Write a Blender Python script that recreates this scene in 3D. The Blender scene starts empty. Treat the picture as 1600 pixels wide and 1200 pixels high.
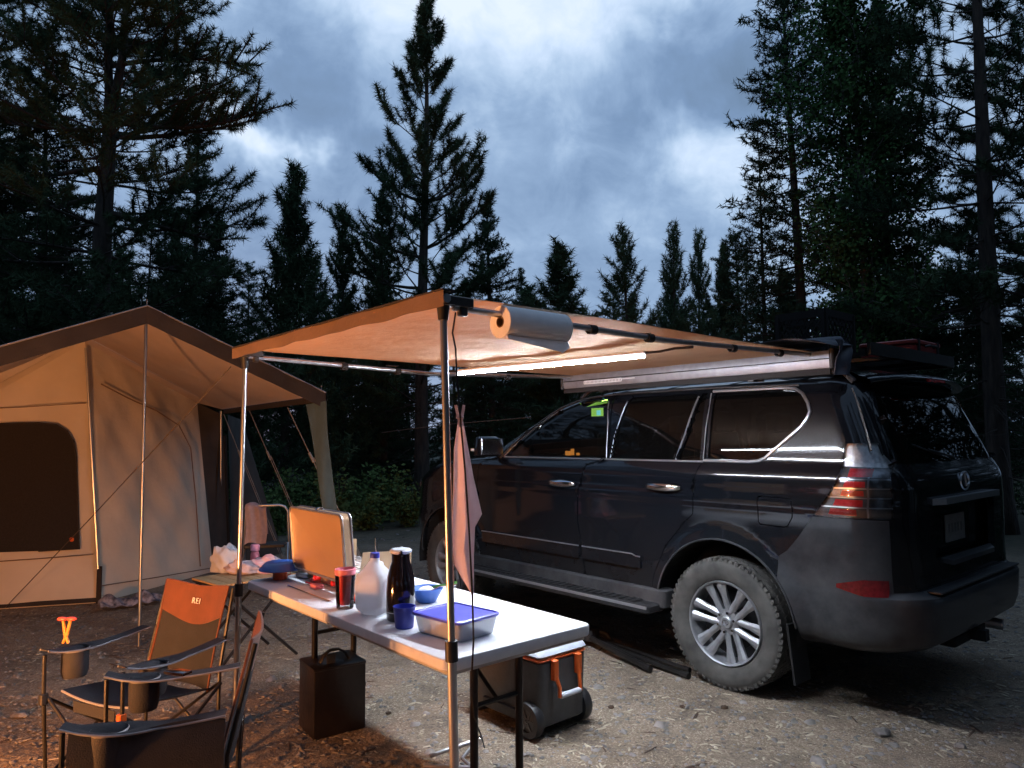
import bpy, bmesh, math, random
import numpy as np
from mathutils import Vector, Matrix
R = math.radians
scene = bpy.context.scene
col = scene.collection

# ---------------------------------------------------------------- camera
F, PITCH, ROLL, CAMH = 1120.0, R(4.2), R(-0.45), 1.51
cd = bpy.data.cameras.new('camera'); cam = bpy.data.objects.new('camera', cd); col.objects.link(cam)
cd.sensor_fit = 'HORIZONTAL'; cd.sensor_width = 36; cd.lens = 36 * F / 1600
cd.clip_start = 0.05; cd.clip_end = 2000
cam.matrix_world = Matrix.Translation((0, 0, CAMH)) @ Matrix.Rotation(R(90) + PITCH, 4, 'X') @ Matrix.Rotation(ROLL, 4, 'Z')
scene.camera = cam

FIRE_W = 900.0   # camp fire, see fire_pit below
# ---------------------------------------------------------------- view / exposure
scene.view_settings.view_transform = 'Standard'
scene.view_settings.look = 'None'
scene.view_settings.exposure = 0.45
scene.view_settings.gamma = 1.0
scene.view_settings.use_curve_mapping = False

def ray(u, v):
    a, b = u - 800, v - 600
    cr, sr = math.cos(-ROLL), math.sin(-ROLL)
    U = (a * cr - b * sr) / F; V = -(a * sr + b * cr) / F
    c, s = math.cos(PITCH), math.sin(PITCH)
    return Vector((U, c - V * s, s + V * c))
def aty(u, v, y):
    d = ray(u, v); return d * (y / d.y) + Vector((0, 0, CAMH))
def atz(u, v, z):
    d = ray(u, v); return d * ((z - CAMH) / d.z) + Vector((0, 0, CAMH))

# ---------------------------------------------------------------- sky: dusk clouds
world = bpy.data.worlds.new('World'); scene.world = world; world.use_nodes = True
nt = world.node_tree; N = nt.nodes; L = nt.links
N.clear()
def wn(t, **k):
    n = N.new(t)
    for a, b in k.items(): setattr(n, a, b)
    return n
out = wn('ShaderNodeOutputWorld'); bg = wn('ShaderNodeBackground'); L.new(bg.outputs[0], out.inputs[0])
tc = wn('ShaderNodeTexCoord')
def vmath(op, a, b=None):
    n = wn('ShaderNodeVectorMath', operation=op)
    for i, x in enumerate((a, b)):
        if x is None: continue
        if isinstance(x, (tuple, list, Vector)): n.inputs[i].default_value = tuple(x)
        elif isinstance(x, (int, float)): n.inputs[3].default_value = x
        else: L.new(x, n.inputs[i])
    return n
def smath(op, a, b=None, c=None, clamp=False):
    n = wn('ShaderNodeMath', operation=op); n.use_clamp = clamp
    for i, x in enumerate((a, b, c)):
        if x is None: continue
        if isinstance(x, (int, float)): n.inputs[i].default_value = x
        else: L.new(x, n.inputs[i])
    return n.outputs[0]
dirv = vmath('NORMALIZE', tc.outputs['Generated']).outputs[0]
def wnoise(vec, scale, detail, rough=.55, dist=0.0):
    n = wn('ShaderNodeTexNoise'); n.inputs['Scale'].default_value = scale; n.inputs['Detail'].default_value = detail
    n.inputs['Roughness'].default_value = rough; n.inputs['Distortion'].default_value = dist
    L.new(vec, n.inputs['Vector']); return n
warpn = wnoise(dirv, 5.0, 5)
w0 = vmath('SUBTRACT', warpn.outputs['Color'], (.5, .5, .5)).outputs[0]
ws = vmath('SCALE', w0); ws.inputs[3].default_value = .42
wd = vmath('NORMALIZE', vmath('ADD', dirv, ws.outputs[0]).outputs[0]).outputs[0]
sep = wn('ShaderNodeSeparateXYZ'); L.new(dirv, sep.inputs[0])
zc = smath('MAXIMUM', sep.outputs[2], 0.0)
den = smath('ADD', zc, .22)
cx = smath('DIVIDE', sep.outputs[0], den); cy = smath('DIVIDE', sep.outputs[1], den)
cmb = wn('ShaderNodeCombineXYZ'); L.new(cx, cmb.inputs[0]); L.new(cy, cmb.inputs[1]); cmb.inputs[2].default_value = 3.7
n1 = wnoise(cmb.outputs[0], 1.5, 8, .55, .3)
n2 = wnoise(dirv, 11.0, 8, .62, .5)
v = smath('MULTIPLY_ADD', n1.outputs['Fac'], .70, .08)
v = smath('ADD', v, smath('MULTIPLY', smath('SUBTRACT', n2.outputs['Fac'], .5), .58))
# openings in the cloud deck (bright) and thick banks (dark): pixel, spread (deg), weight
blobs = [((1060, 110), 7.5, .42), ((930, 20), 7, .25), ((470, 20), 7, .38), ((600, 40), 6, .22), ((362, 215), 2.2, .42), ((395, 235), 1.8, .2), ((1150, 270), 3.2, .30),
         ((1115, 330), 3.0, .20), ((790, 40), 5, .22), ((30, 180), 6, .18), ((1480, 60), 5, .2), ((1230, 520), 5, .14), ((1440, 420), 6, .15),
         ((430, 120), 5.0, -.30), ((560, 130), 5.0, -.22), ((900, 150), 5.0, -.34), ((1180, 140), 4.2, -.42), ((1110, 215), 3.4, -.28), ((470, 290), 6, -.10), ((960, 300), 7, -.06)]
for (u, vv), sig, wgt in blobs:
    d = ray(u, vv).normalized()
    dt = vmath('DOT_PRODUCT', wd, tuple(d)).outputs['Value']
    k = 1.0 / (R(sig) ** 2)
    e = smath('EXPONENT', smath('MULTIPLY', smath('SUBTRACT', dt, 1.0), k))
    v = smath('MULTIPLY_ADD', e, wgt, v)
ramp = wn('ShaderNodeValToRGB'); L.new(v, ramp.inputs[0])
cr = ramp.color_ramp
cr.elements[0].position = .10; cr.elements[0].color = (.098, .152, .238, 1)
cr.elements[1].position = .98; cr.elements[1].color = (.49, .555, .655, 1)
for p, c in ((.34, (.125, .195, .315)), (.52, (.185, .270, .405)), (.68, (.275, .370, .505)), (.84, (.39, .48, .61))):
    e = cr.elements.new(p); e.color = (*c, 1)
sky = wn('ShaderNodeTexSky'); sky.sky_type = 'NISHITA'; sky.sun_disc = False
sky.sun_elevation = R(1.0); sky.sun_rotation = R(-20)
skym = vmath('SCALE', sky.outputs[0]); skym.inputs[3].default_value = .004
fin = vmath('ADD', ramp.outputs[0], skym.outputs[0])
L.new(fin.outputs[0], bg.inputs[0]); bg.inputs[1].default_value = 1.22
if hasattr(scene, 'cycles'): scene.cycles.max_bounces = 5; scene.cycles.diffuse_bounces = 2; scene.cycles.glossy_bounces = 3; scene.cycles.transparent_max_bounces = 8

# ---------------------------------------------------------------- materials
def principled(name):
    m = bpy.data.materials.new(name); m.use_nodes = True
    return m, m.node_tree, m.node_tree.nodes['Principled BSDF']
def mat(name, c, rough=.6, metal=0.0, var=.18, scale=14.0, bump=.15, bscale=None, coat=0.0, emit=None, estr=0.0, trans=0.0, c2=None, stretch=(1, 1, 1), detail=6, alpha=1.0, sheen=0.0, subs=0.0, bdist=.01):
    m, t, p = principled(name)
    tx = t.nodes.new('ShaderNodeTexCoord'); mp = t.nodes.new('ShaderNodeMapping'); mp.inputs['Scale'].default_value = stretch
    t.links.new(tx.outputs['Object'], mp.inputs[0])
    n = t.nodes.new('ShaderNodeTexNoise'); n.inputs['Scale'].default_value = scale; n.inputs['Detail'].default_value = detail
    t.links.new(mp.outputs[0], n.inputs['Vector'])
    mx = t.nodes.new('ShaderNodeMix'); mx.data_type = 'RGBA'
    if c2 is None:
        a = [x * (1 - var) for x in c]; b = [min(1, x * (1 + var)) for x in c]
    else: a, b = c, c2
    rr = t.nodes.new('ShaderNodeMapRange'); rr.inputs[1].default_value = .32; rr.inputs[2].default_value = .68
    t.links.new(n.outputs['Fac'], rr.inputs[0]); t.links.new(rr.outputs[0], mx.inputs[0])
    mx.inputs[6].default_value = (*a, 1); mx.inputs[7].default_value = (*b, 1)
    t.links.new(mx.outputs[2], p.inputs['Base Color'])
    p.inputs['Roughness'].default_value = rough; p.inputs['Metallic'].default_value = metal
    if coat: p.inputs['Coat Weight'].default_value = coat; p.inputs['Coat Roughness'].default_value = .05
    if emit: p.inputs['Emission Color'].default_value = (*emit, 1); p.inputs['Emission Strength'].default_value = estr
    if trans: p.inputs['Transmission Weight'].default_value = trans
    if sheen: p.inputs['Sheen Weight'].default_value = sheen
    if subs: p.inputs['Subsurface Weight'].default_value = subs; p.inputs['Subsurface Scale'].default_value = .02
    p.inputs['Alpha'].default_value = alpha
    if bump:
        n2 = t.nodes.new('ShaderNodeTexNoise'); n2.inputs['Scale'].default_value = bscale or scale * 3; n2.inputs['Detail'].default_value = 5
        t.links.new(mp.outputs[0], n2.inputs['Vector'])
        b = t.nodes.new('ShaderNodeBump'); b.inputs['Strength'].default_value = bump; b.inputs['Distance'].default_value = bdist
        t.links.new(n2.outputs['Fac'], b.inputs['Height']); t.links.new(b.outputs[0], p.inputs['Normal'])
    return m
def thin(name, c, transl=.5, rough=.7, var=.12, scale=6, bump=.3, bscale=60, bdist=.01, wave=None):
    """cloth: diffuse that lets some light through"""
    m = mat(name, c, rough, var=var, scale=scale, bump=bump, bscale=bscale, bdist=bdist)
    t = m.node_tree; p = t.nodes['Principled BSDF']; o = t.nodes['Material Output']
    tr = t.nodes.new('ShaderNodeBsdfTranslucent'); mix = t.nodes.new('ShaderNodeMixShader')
    src = p.inputs['Base Color'].links[0].from_socket
    p.inputs['Specular IOR Level'].default_value = .12
    t.links.new(src, tr.inputs[0]); mix.inputs[0].default_value = transl
    t.links.new(p.outputs[0], mix.inputs[1]); t.links.new(tr.outputs[0], mix.inputs[2]); t.links.new(mix.outputs[0], o.inputs[0])
    return m
def glassy(name, tint, amount, rough=.03, ior=1.5):
    """thin pane: part mirror, part see-through with a tint"""
    m = bpy.data.materials.new(name); m.use_nodes = True; t = m.node_tree; t.nodes.clear()
    o = t.nodes.new('ShaderNodeOutputMaterial'); g = t.nodes.new('ShaderNodeBsdfGlossy'); g.inputs['Roughness'].default_value = rough
    tr = t.nodes.new('ShaderNodeBsdfTransparent'); tr.inputs[0].default_value = (*tint, 1)
    df = t.nodes.new('ShaderNodeBsdfDiffuse'); df.inputs[0].default_value = (tint[0] * .06 + .002,) * 3 + (1,)
    m1 = t.nodes.new('ShaderNodeMixShader'); m1.inputs[0].default_value = amount
    t.links.new(tr.outputs[0], m1.inputs[1]); t.links.new(df.outputs[0], m1.inputs[2])
    fr = t.nodes.new('ShaderNodeFresnel'); fr.inputs[0].default_value = ior
    m2 = t.nodes.new('ShaderNodeMixShader'); t.links.new(fr.outputs[0], m2.inputs[0])
    t.links.new(m1.outputs[0], m2.inputs[1]); t.links.new(g.outputs[0], m2.inputs[2]); t.links.new(m2.outputs[0], o.inputs[0])
    return m

def paint_mat(name, base, dust, low, high, rough0, coat):
    """car paint with road dust: more of it low down, streaks and blotches by noise"""
    m, t, p = principled(name)
    tx = t.nodes.new('ShaderNodeTexCoord')
    s = t.nodes.new('ShaderNodeSeparateXYZ'); t.links.new(tx.outputs['Object'], s.inputs[0])
    n = t.nodes.new('ShaderNodeTexNoise'); n.inputs['Scale'].default_value = 3.2; n.inputs['Detail'].default_value = 9; n.inputs['Roughness'].default_value = .65
    t.links.new(tx.outputs['Object'], n.inputs['Vector'])
    mr = t.nodes.new('ShaderNodeMapRange'); mr.inputs[1].default_value = 1.15; mr.inputs[2].default_value = .45
    mr.inputs[3].default_value = low; mr.inputs[4].default_value = high; t.links.new(s.outputs[2], mr.inputs[0])
    mu = t.nodes.new('ShaderNodeMath'); mu.operation = 'MULTIPLY'; t.links.new(mr.outputs[0], mu.inputs[0])
    rr = t.nodes.new('ShaderNodeMapRange'); rr.inputs[1].default_value = .35; rr.inputs[2].default_value = .7; rr.inputs[3].default_value = .45; rr.inputs[4].default_value = 1.4; t.links.new(n.outputs['Fac'], rr.inputs[0])
    t.links.new(rr.outputs[0], mu.inputs[1]); mu.use_clamp = True
    mx = t.nodes.new('ShaderNodeMix'); mx.data_type = 'RGBA'; mx.inputs[6].default_value = (*base, 1); mx.inputs[7].default_value = (*dust, 1)
    t.links.new(mu.outputs[0], mx.inputs[0]); t.links.new(mx.outputs[2], p.inputs['Base Color'])
    r2 = t.nodes.new('ShaderNodeMapRange'); r2.inputs[3].default_value = rough0; r2.inputs[4].default_value = .75; t.links.new(mu.outputs[0], r2.inputs[0])
    t.links.new(r2.outputs[0], p.inputs['Roughness']); p.inputs['Specular IOR Level'].default_value = .06; p.inputs['Coat IOR'].default_value = 1.42
    c2 = t.nodes.new('ShaderNodeMapRange'); c2.inputs[3].default_value = coat; c2.inputs[4].default_value = .0; t.links.new(mu.outputs[0], c2.inputs[0])
    t.links.new(c2.outputs[0], p.inputs['Coat Weight']); p.inputs['Coat Roughness'].default_value = .06
    return m

M = {}
M['paint'] = paint_mat('black_car_paint', (.004, .005, .0075), (.058, .064, .066), .0, .11, .24, 1.0)
M['bumperpaint'] = paint_mat('dusty_black_paint', (.006, .0065, .010), (.105, .108, .112), .18, .50, .30, .7)
M['glass'] = glassy('tinted_car_glass', (.07, .075, .08), .35, .02, 1.45)
M['lens'] = glassy('lamp_lens', (.92, .92, .93), .01, .04)
M['chrome'] = mat('chrome_trim', (.62, .63, .66), .14, 1.0, var=.05, bump=0)
M['trim'] = mat('satin_bright_trim', (.60, .62, .66), .30, .9, var=.05, bump=0)
M['silver'] = mat('satin_silver_alloy', (.34, .35, .37), .42, .65, var=.12, scale=30, bump=.05)
M['casealu'] = mat('dull_case_aluminium', (.30, .31, .34), .5, .7, var=.12, scale=20, bump=.05)
M['alu'] = mat('brushed_aluminium', (.52, .53, .56), .36, 1.0, var=.10, scale=40, bump=.05, stretch=(1, 1, .1))
M['steel'] = mat('galvanised_steel', (.42, .42, .44), .42, .9, var=.15, scale=25, bump=.1)
M['rubber'] = mat('dusty_tyre_rubber', (.035, .034, .032), .85, var=.2, scale=8, bump=.3, c2=(.095, .090, .082))
M['blackplastic'] = mat('black_plastic', (.018, .018, .02), .5, var=.25, scale=20, bump=.1)
M['dark'] = mat('matt_black', (.006, .006, .007), .9, bump=0)
M['darkmetal'] = mat('black_powder_coat', (.016, .015, .015), .42, .3, var=.25, scale=30, bump=.1)
M['reflector'] = mat('dark_red_reflector', (.10, .006, .008), .25, var=.3, scale=50, bump=.2)
M['redlens'] = mat('red_lamp_strip', (.50, .02, .025), .2, var=.15, scale=60, bump=.1, coat=.8)
M['lamphouse'] = mat('lamp_reflector', (.20, .205, .22), .22, .7, var=.2, scale=60, bump=.08, bscale=110)
M['lampclear'] = mat('clear_lamp_reflector', (.88, .89, .92), .22, .35, var=.25, scale=45, bump=.35, bscale=70)
M['plate'] = mat('licence_plate', (.16, .165, .165), .5, var=.12, scale=30, bump=.2)
M['platemark'] = mat('faded_plate_mark', (.10, .10, .105), .6, bump=0)
M['ink'] = mat('dark_print', (.03, .03, .04), .6, bump=0)
M['awning'] = thin('tan_awning_fabric', (.53, .35, .225), .12, .75, var=.07, scale=3, bump=.5, bscale=9, bdist=.02)
M['valance'] = thin('brown_valance_fabric', (.20, .135, .10), .1, .8, var=.1, scale=4, bump=.4, bscale=60)
M['canvas'] = thin('cream_tent_canvas', (.74, .65, .54), .12, .85, var=.08, scale=2.2, bump=.45, bscale=4, bdist=.04)
M['flycream'] = thin('cream_fly_underside', (.70, .58, .52), .30, .8, var=.06, scale=3, bump=.4, bscale=8, bdist=.02)
M['flybrown'] = mat('brown_fly_fabric', (.030, .024, .021), .85, var=.2, scale=5, bump=.4, bscale=40)
M['flapgrey'] = mat('grey_green_flap_fabric', (.048, .080, .086), .85, var=.15, scale=5, bump=.4, bscale=30)
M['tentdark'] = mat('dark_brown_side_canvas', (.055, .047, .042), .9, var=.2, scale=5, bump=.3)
M['screen'] = mat('black_bug_mesh', (.020, .016, .015), .85, var=.3, scale=90, bump=.5, bscale=400)
M['orangefab'] = mat('orange_chair_fabric', (.13, .036, .014), .75, var=.15, scale=14, bump=.3, bscale=200, sheen=.2)
M['greyfab'] = mat('charcoal_chair_fabric', (.015, .016, .022), .8, var=.2, scale=14, bump=.35, bscale=220)
M['piping'] = mat('grey_piping', (.20, .20, .22), .5, var=.1, bump=0)
M['white'] = mat('white_table_plastic', (.74, .76, .80), .42, var=.04, scale=30, bump=.12, bscale=300)
M['tableedge'] = mat('grey_table_edge', (.50, .49, .48), .5, var=.08, scale=30, bump=.1)
M['bluecap'] = mat('blue_plastic', (.045, .06, .42), .35, var=.1, bump=.05, subs=.0)
M['bluelid'] = mat('translucent_blue_lid', (.10, .10, .62), .3, var=.08, bump=.05)
M['bluedish'] = mat('bright_blue_plastic', (.035, .12, .46), .4, var=.1, bump=.05)
M['clearplastic'] = mat('milky_clear_plastic', (.70, .74, .80), .28, var=.05, scale=8, bump=.15, bscale=12, trans=.55)
M['tub'] = mat('clear_tub_plastic', (.72, .77, .84), .2, var=.03, bump=.05, alpha=.42)
M['jug'] = thin('milky_jug_plastic', (.84, .87, .93), .45, .35, var=.05, scale=6, bump=.2, bscale=14)
M['carafe'] = mat('dark_glossy_carafe', (.012, .007, .009), .10, .2, var=.1, bump=0, coat=1.0)
M['redplastic'] = mat('red_tumbler', (.62, .03, .035), .18, var=.1, bump=.05, coat=.6)
M['pink'] = mat('pink_plastic', (.75, .22, .28), .4, var=.1, bump=.05)
M['pinkcloth'] = thin('pale_pink_cloth', (.62, .50, .53), .25, .85, var=.1, scale=25, bump=.6, bscale=60, bdist=.01)
M['towel'] = thin('faded_pink_tea_towel', (.76, .62, .63), .45, .85, var=.08, scale=10, bump=.5, bscale=200, bdist=.004)
M['paper'] = thin('white_kitchen_paper', (.90, .91, .93), .15, .85, var=.03, scale=30, bump=.4, bscale=260, bdist=.003)
M['card'] = mat('brown_cardboard_tube', (.20, .12, .07), .8)
M['bag'] = thin('thin_white_plastic_bag', (.72, .72, .76), .35, .4, var=.06, scale=8, bump=.8, bscale=30, bdist=.01)
M['bamboo'] = mat('bamboo_slat_top', (.42, .27, .13), .5, var=.2, scale=18, stretch=(1, 6, 1), bump=.2)
M['orangep'] = mat('orange_plastic', (.62, .11, .02), .4, var=.08, bump=.05)
M['coolergrey'] = mat('charcoal_cooler_plastic', (.050, .052, .056), .5, var=.12, scale=20, bump=.15)
M['coolerlid'] = mat('pale_grey_cooler_lid', (.56, .60, .66), .42, var=.06, scale=20, bump=.1)
M['redcase'] = mat('dark_red_plastic', (.20, .018, .015), .5, var=.15)
M['boxblack'] = mat('black_metal_box', (.016, .012, .012), .34, .2, var=.2, scale=12, bump=.15)
M['strap'] = mat('black_webbing', (.012, .012, .013), .8, bump=.2)
M['led'] = mat('led_diffuser', (.9, .9, .9), .5, bump=0, emit=(.80, .88, 1.0), estr=560.0)
def led_falloff():
    # milky tube over a strip that faces down: bright below, faint on its flanks
    t = M['led'].node_tree; g = t.nodes.new('ShaderNodeNewGeometry'); s_ = t.nodes.new('ShaderNodeSeparateXYZ'); r_ = t.nodes.new('ShaderNodeMapRange')
    r_.inputs[1].default_value = -.30; r_.inputs[2].default_value = -.85; r_.inputs[3].default_value = 4.0; r_.inputs[4].default_value = 900.0
    t.links.new(g.outputs['Normal'], s_.inputs[0]); t.links.new(s_.outputs[2], r_.inputs[0]); t.links.new(r_.outputs[0], t.nodes['Principled BSDF'].inputs['Emission Strength'])
led_falloff()
M['ledmount'] = mat('white_led_housing', (.7, .7, .72), .4, bump=0)
M['display'] = mat('lit_display', (.1, .3, .05), .4, bump=0, emit=(.50, .95, .14), estr=7)  # glow for the panel put in for a lime bright spot in the window
M['display2'] = mat('lit_display_cyan', (.1, .3, .3), .4, bump=0, emit=(.25, .8, .75), estr=10)
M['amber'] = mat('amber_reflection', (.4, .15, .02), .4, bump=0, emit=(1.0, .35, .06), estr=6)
M['rope'] = mat('pale_guy_rope', (.22, .21, .20), .8, bump=0)
M['ropedark'] = mat('dark_guy_rope', (.06, .045, .035), .8, bump=0)
M['bark'] = mat('pine_bark', (.020, .016, .014), .9, c2=(.060, .045, .036), scale=6, stretch=(3, 3, .6), bump=.8, bscale=14, bdist=.03)
M['aspenbark'] = mat('pale_aspen_bark', (.05, .045, .038), .8, c2=(.14, .13, .11), scale=5, stretch=(1, 1, 2), bump=.4)
def leafmat(name, a, b, tr=.2):
    """matt leaf: plain diffuse with light and dark clumps"""
    m = bpy.data.materials.new(name); m.use_nodes = True; t = m.node_tree; t.nodes.clear()
    o = t.nodes.new('ShaderNodeOutputMaterial'); d = t.nodes.new('ShaderNodeBsdfDiffuse'); t.links.new(d.outputs[0], o.inputs[0])
    tx = t.nodes.new('ShaderNodeTexCoord'); n = t.nodes.new('ShaderNodeTexNoise'); n.inputs['Scale'].default_value = 1.3; n.inputs['Detail'].default_value = 3
    t.links.new(tx.outputs['Object'], n.inputs['Vector']); rr = t.nodes.new('ShaderNodeMapRange'); rr.inputs[1].default_value = .35; rr.inputs[2].default_value = .65
    t.links.new(n.outputs['Fac'], rr.inputs[0]); mx = t.nodes.new('ShaderNodeMix'); mx.data_type = 'RGBA'; t.links.new(rr.outputs[0], mx.inputs[0])
    mx.inputs[6].default_value = (*a, 1); mx.inputs[7].default_value = (*b, 1); t.links.new(mx.outputs[2], d.inputs[0])
    return m
M['needle'] = leafmat('pine_needles', (.030, .055, .034), (.070, .110, .060))
M['needle2'] = leafmat('dark_spruce_needles', (.022, .042, .028), (.050, .085, .050))
M['aspenleaf'] = leafmat('aspen_leaves', (.034, .080, .030), (.070, .135, .050), .4)
M['shrubleaf'] = leafmat('shrub_leaves', (.055, .095, .035), (.11, .17, .065), .3)
M['stone'] = mat('grey_stone', (.10, .09, .085), .9, c2=(.28, .26, .24), scale=12, bump=.5)
M['log'] = mat('charred_log', (.02, .015, .012), .9, c2=(.12, .07, .04), scale=9, bump=.6)
M['flame'] = mat('flame', (.5, .2, .05), .8, bump=0, emit=(1.0, .36, .08), estr=9.0)
M['firesteel'] = mat('blackened_fire_bowl', (.03, .025, .022), .5, .7)
M['brushed'] = mat('stove_case_aluminium', (.46, .30, .18), .42, .35, var=.03, scale=8, bump=.02)
M['carpet'] = mat('navy_patterned_mat', (.02, .025, .05), .8, c2=(.34, .34, .42), scale=22, bump=.6, detail=3)
M['stalk'] = mat('amber_plastic_legs', (.70, .30, .06), .4, bump=.05)
M['hotpink'] = mat('hot_pink_plastic', (.85, .10, .08), .4, bump=0)
M['veg'] = mat('green_utensil', (.12, .33, .07), .5, bump=.1)
M['seatleather'] = mat('dark_seat_leather', (.02, .02, .022), .5, bump=.2)

# ---------------------------------------------------------------- builders
class B:
    def __init__(s): s.v = []; s.f = []; s.mi = []; s.cur = 0
    def add(s, vs, fs):
        o = len(s.v); s.v += [tuple(x) for x in vs]
        for f in fs: s.f.append(tuple(i + o for i in f)); s.mi.append(s.cur)
        return s
    def box(s, c, d, rot=None, top=None, bev=0.0):
        c = Vector(c); hx, hy, hz = d[0] / 2, d[1] / 2, d[2] / 2
        tx, ty = (top if top else (1, 1))
        if bev <= 0:
            vs = [(-hx, -hy, -hz), (hx, -hy, -hz), (hx, hy, -hz), (-hx, hy, -hz), (-hx * tx, -hy * ty, hz), (hx * tx, -hy * ty, hz), (hx * tx, hy * ty, hz), (-hx * tx, hy * ty, hz)]
            fs = [(0, 3, 2, 1), (4, 5, 6, 7), (0, 1, 5, 4), (1, 2, 6, 5), (2, 3, 7, 6), (3, 0, 4, 7)]
        else:
            def ring(z, ins, k):
                ax, ay = (hx * k[0] - ins), (hy * k[1] - ins); b = bev * .9
                pts = []
                for sx, sy, a0 in ((1, 1, 0), (-1, 1, 90), (-1, -1, 180), (1, -1, 270)):
                    for a in (0, 30, 60, 90):
                        an = R(a0 + a); pts.append((sx * (ax - b) + b * math.cos(an), sy * (ay - b) + b * math.sin(an), z))
                return pts
            k1 = (1, 1); k2 = (tx, ty); e = bev * .35
            rs = [ring(-hz, e, k1), ring(-hz + e, 0, k1), ring(hz - e, 0, k2), ring(hz, e, k2)]
            vs = sum(rs, []); n = 16; fs = []
            for r in range(3):
                for i in range(n): fs.append((r * n + i, r * n + (i + 1) % n, (r + 1) * n + (i + 1) % n, (r + 1) * n + i))
            fs.append(tuple(range(n - 1, -1, -1))); fs.append(tuple(3 * n + i for i in range(n)))
        if rot is not None:
            if not isinstance(rot, Matrix): rot = Matrix.Rotation(rot, 3, 'Z')
            vs = [rot @ Vector(x) for x in vs]
        return s.add([Vector(x) + c for x in vs], fs)
    def tube(s, pts, r, seg=10, cap=True, sq=None):
        pts = [Vector(p) for p in pts]; n = len(pts)
        rs = r if isinstance(r, (list, tuple)) else [r] * n
        vs = []; prev = None
        for i, p in enumerate(pts):
            d = (pts[min(i + 1, n - 1)] - pts[max(i - 1, 0)])
            if d.length < 1e-9: d = Vector((0, 0, 1))
            d.normalize()
            if prev is None:
                a = d.orthogonal().normalized()
                if abs(d.z) < .9: a = (Vector((0, 0, 1)) - d * d.z).normalized()
            else:
                a = prev - d * prev.dot(d)
                a = a.normalized() if a.length > 1e-6 else d.orthogonal().normalized()
            prev = a; b = d.cross(a)
            for k in range(seg):
                an = 2 * math.pi * k / seg
                x, y = math.cos(an), math.sin(an)
                if sq: x *= sq[0]; y *= sq[1]
                vs.append(p + (a * x + b * y) * rs[i])
        fs = []
        for i in range(n - 1):
            for k in range(seg): fs.append((i * seg + k, i * seg + (k + 1) % seg, (i + 1) * seg + (k + 1) % seg, (i + 1) * seg + k))
        if cap: fs.append(tuple(range(seg - 1, -1, -1))); fs.append(tuple((n - 1) * seg + k for k in range(seg)))
        return s.add(vs, fs)
    def lathe(s, prof, seg=28, axis='Z', c=(0, 0, 0), cap=False, arc=None):
        vs = []; c = Vector(c)
        for r, h in prof:
            for k in range(seg):
                a = 2 * math.pi * k / seg
                if axis == 'Z': q = (r * math.cos(a), r * math.sin(a), h)
                elif axis == 'Y': q = (r * math.cos(a), h, r * math.sin(a))
                else: q = (h, r * math.cos(a), r * math.sin(a))
                vs.append(Vector(q) + c)
        fs = []
        for i in range(len(prof) - 1):
            for k in range(seg): fs.append((i * seg + k, i * seg + (k + 1) % seg, (i + 1) * seg + (k + 1) % seg, (i + 1) * seg + k))
        if cap: fs.append(tuple(range(seg - 1, -1, -1))); n = len(prof) - 1; fs.append(tuple(n * seg + k for k in range(seg)))
        return s.add(vs, fs)
    def prism(s, poly, off):
        """closed 3D polygon extruded by vector off"""
        n = len(poly); off = Vector(off); vs = [Vector(p) for p in poly] + [Vector(p) + off for p in poly]
        fs = [tuple(range(n - 1, -1, -1)), tuple(range(n, 2 * n))]
        for i in range(n): j = (i + 1) % n; fs.append((i, j, n + j, n + i))
        return s.add(vs, fs)
    def grid(s, fn, nu, nv, thick=0.0):
        vs = [Vector(fn(i / nu, j / nv)) for j in range(nv + 1) for i in range(nu + 1)]
        fs = []; w = nu + 1
        for j in range(nv):
            for i in range(nu): fs.append((j * w + i, j * w + i + 1, (j + 1) * w + i + 1, (j + 1) * w + i))
        if thick:
            nrm = [Vector((0, 0, 0)) for _ in vs]
            for f in fs:
                n = (vs[f[2]] - vs[f[0]]).cross(vs[f[3]] - vs[f[1]])
                for k in f: nrm[k] += n
            m = len(vs); vs2 = [v - (n.normalized() if n.length > 0 else n) * thick for v, n in zip(vs, nrm)]
            fs2 = [tuple(k + m for k in reversed(f)) for f in fs]
            rim = [i for i in range(nu)]; e = []
            for i in range(nu): e.append((i, i + 1)); e.append((nv * w + i + 1, nv * w + i))
            for j in range(nv): e.append(((j + 1) * w, j * w)); e.append((j * w + nu, (j + 1) * w + nu))
            side = [(b, a, a + m, b + m) for a, b in e]
            vs = vs + vs2; fs = fs + fs2 + side
        return s.add(vs, fs)
    def ball(s, c, r, seg=14, rings=8):
        r = r if isinstance(r, (tuple, list)) else (r, r, r); vs = []; c = Vector(c)
        for i in range(rings + 1):
            t = math.pi * i / rings
            for k in range(seg):
                a = 2 * math.pi * k / seg
                vs.append(c + Vector((r[0] * math.sin(t) * math.cos(a), r[1] * math.sin(t) * math.sin(a), r[2] * math.cos(t))))
        fs = [(i * seg + k, (i + 1) * seg + k, (i + 1) * seg + (k + 1) % seg, i * seg + (k + 1) % seg) for i in range(rings) for k in range(seg)]
        return s.add(vs, fs)

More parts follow.
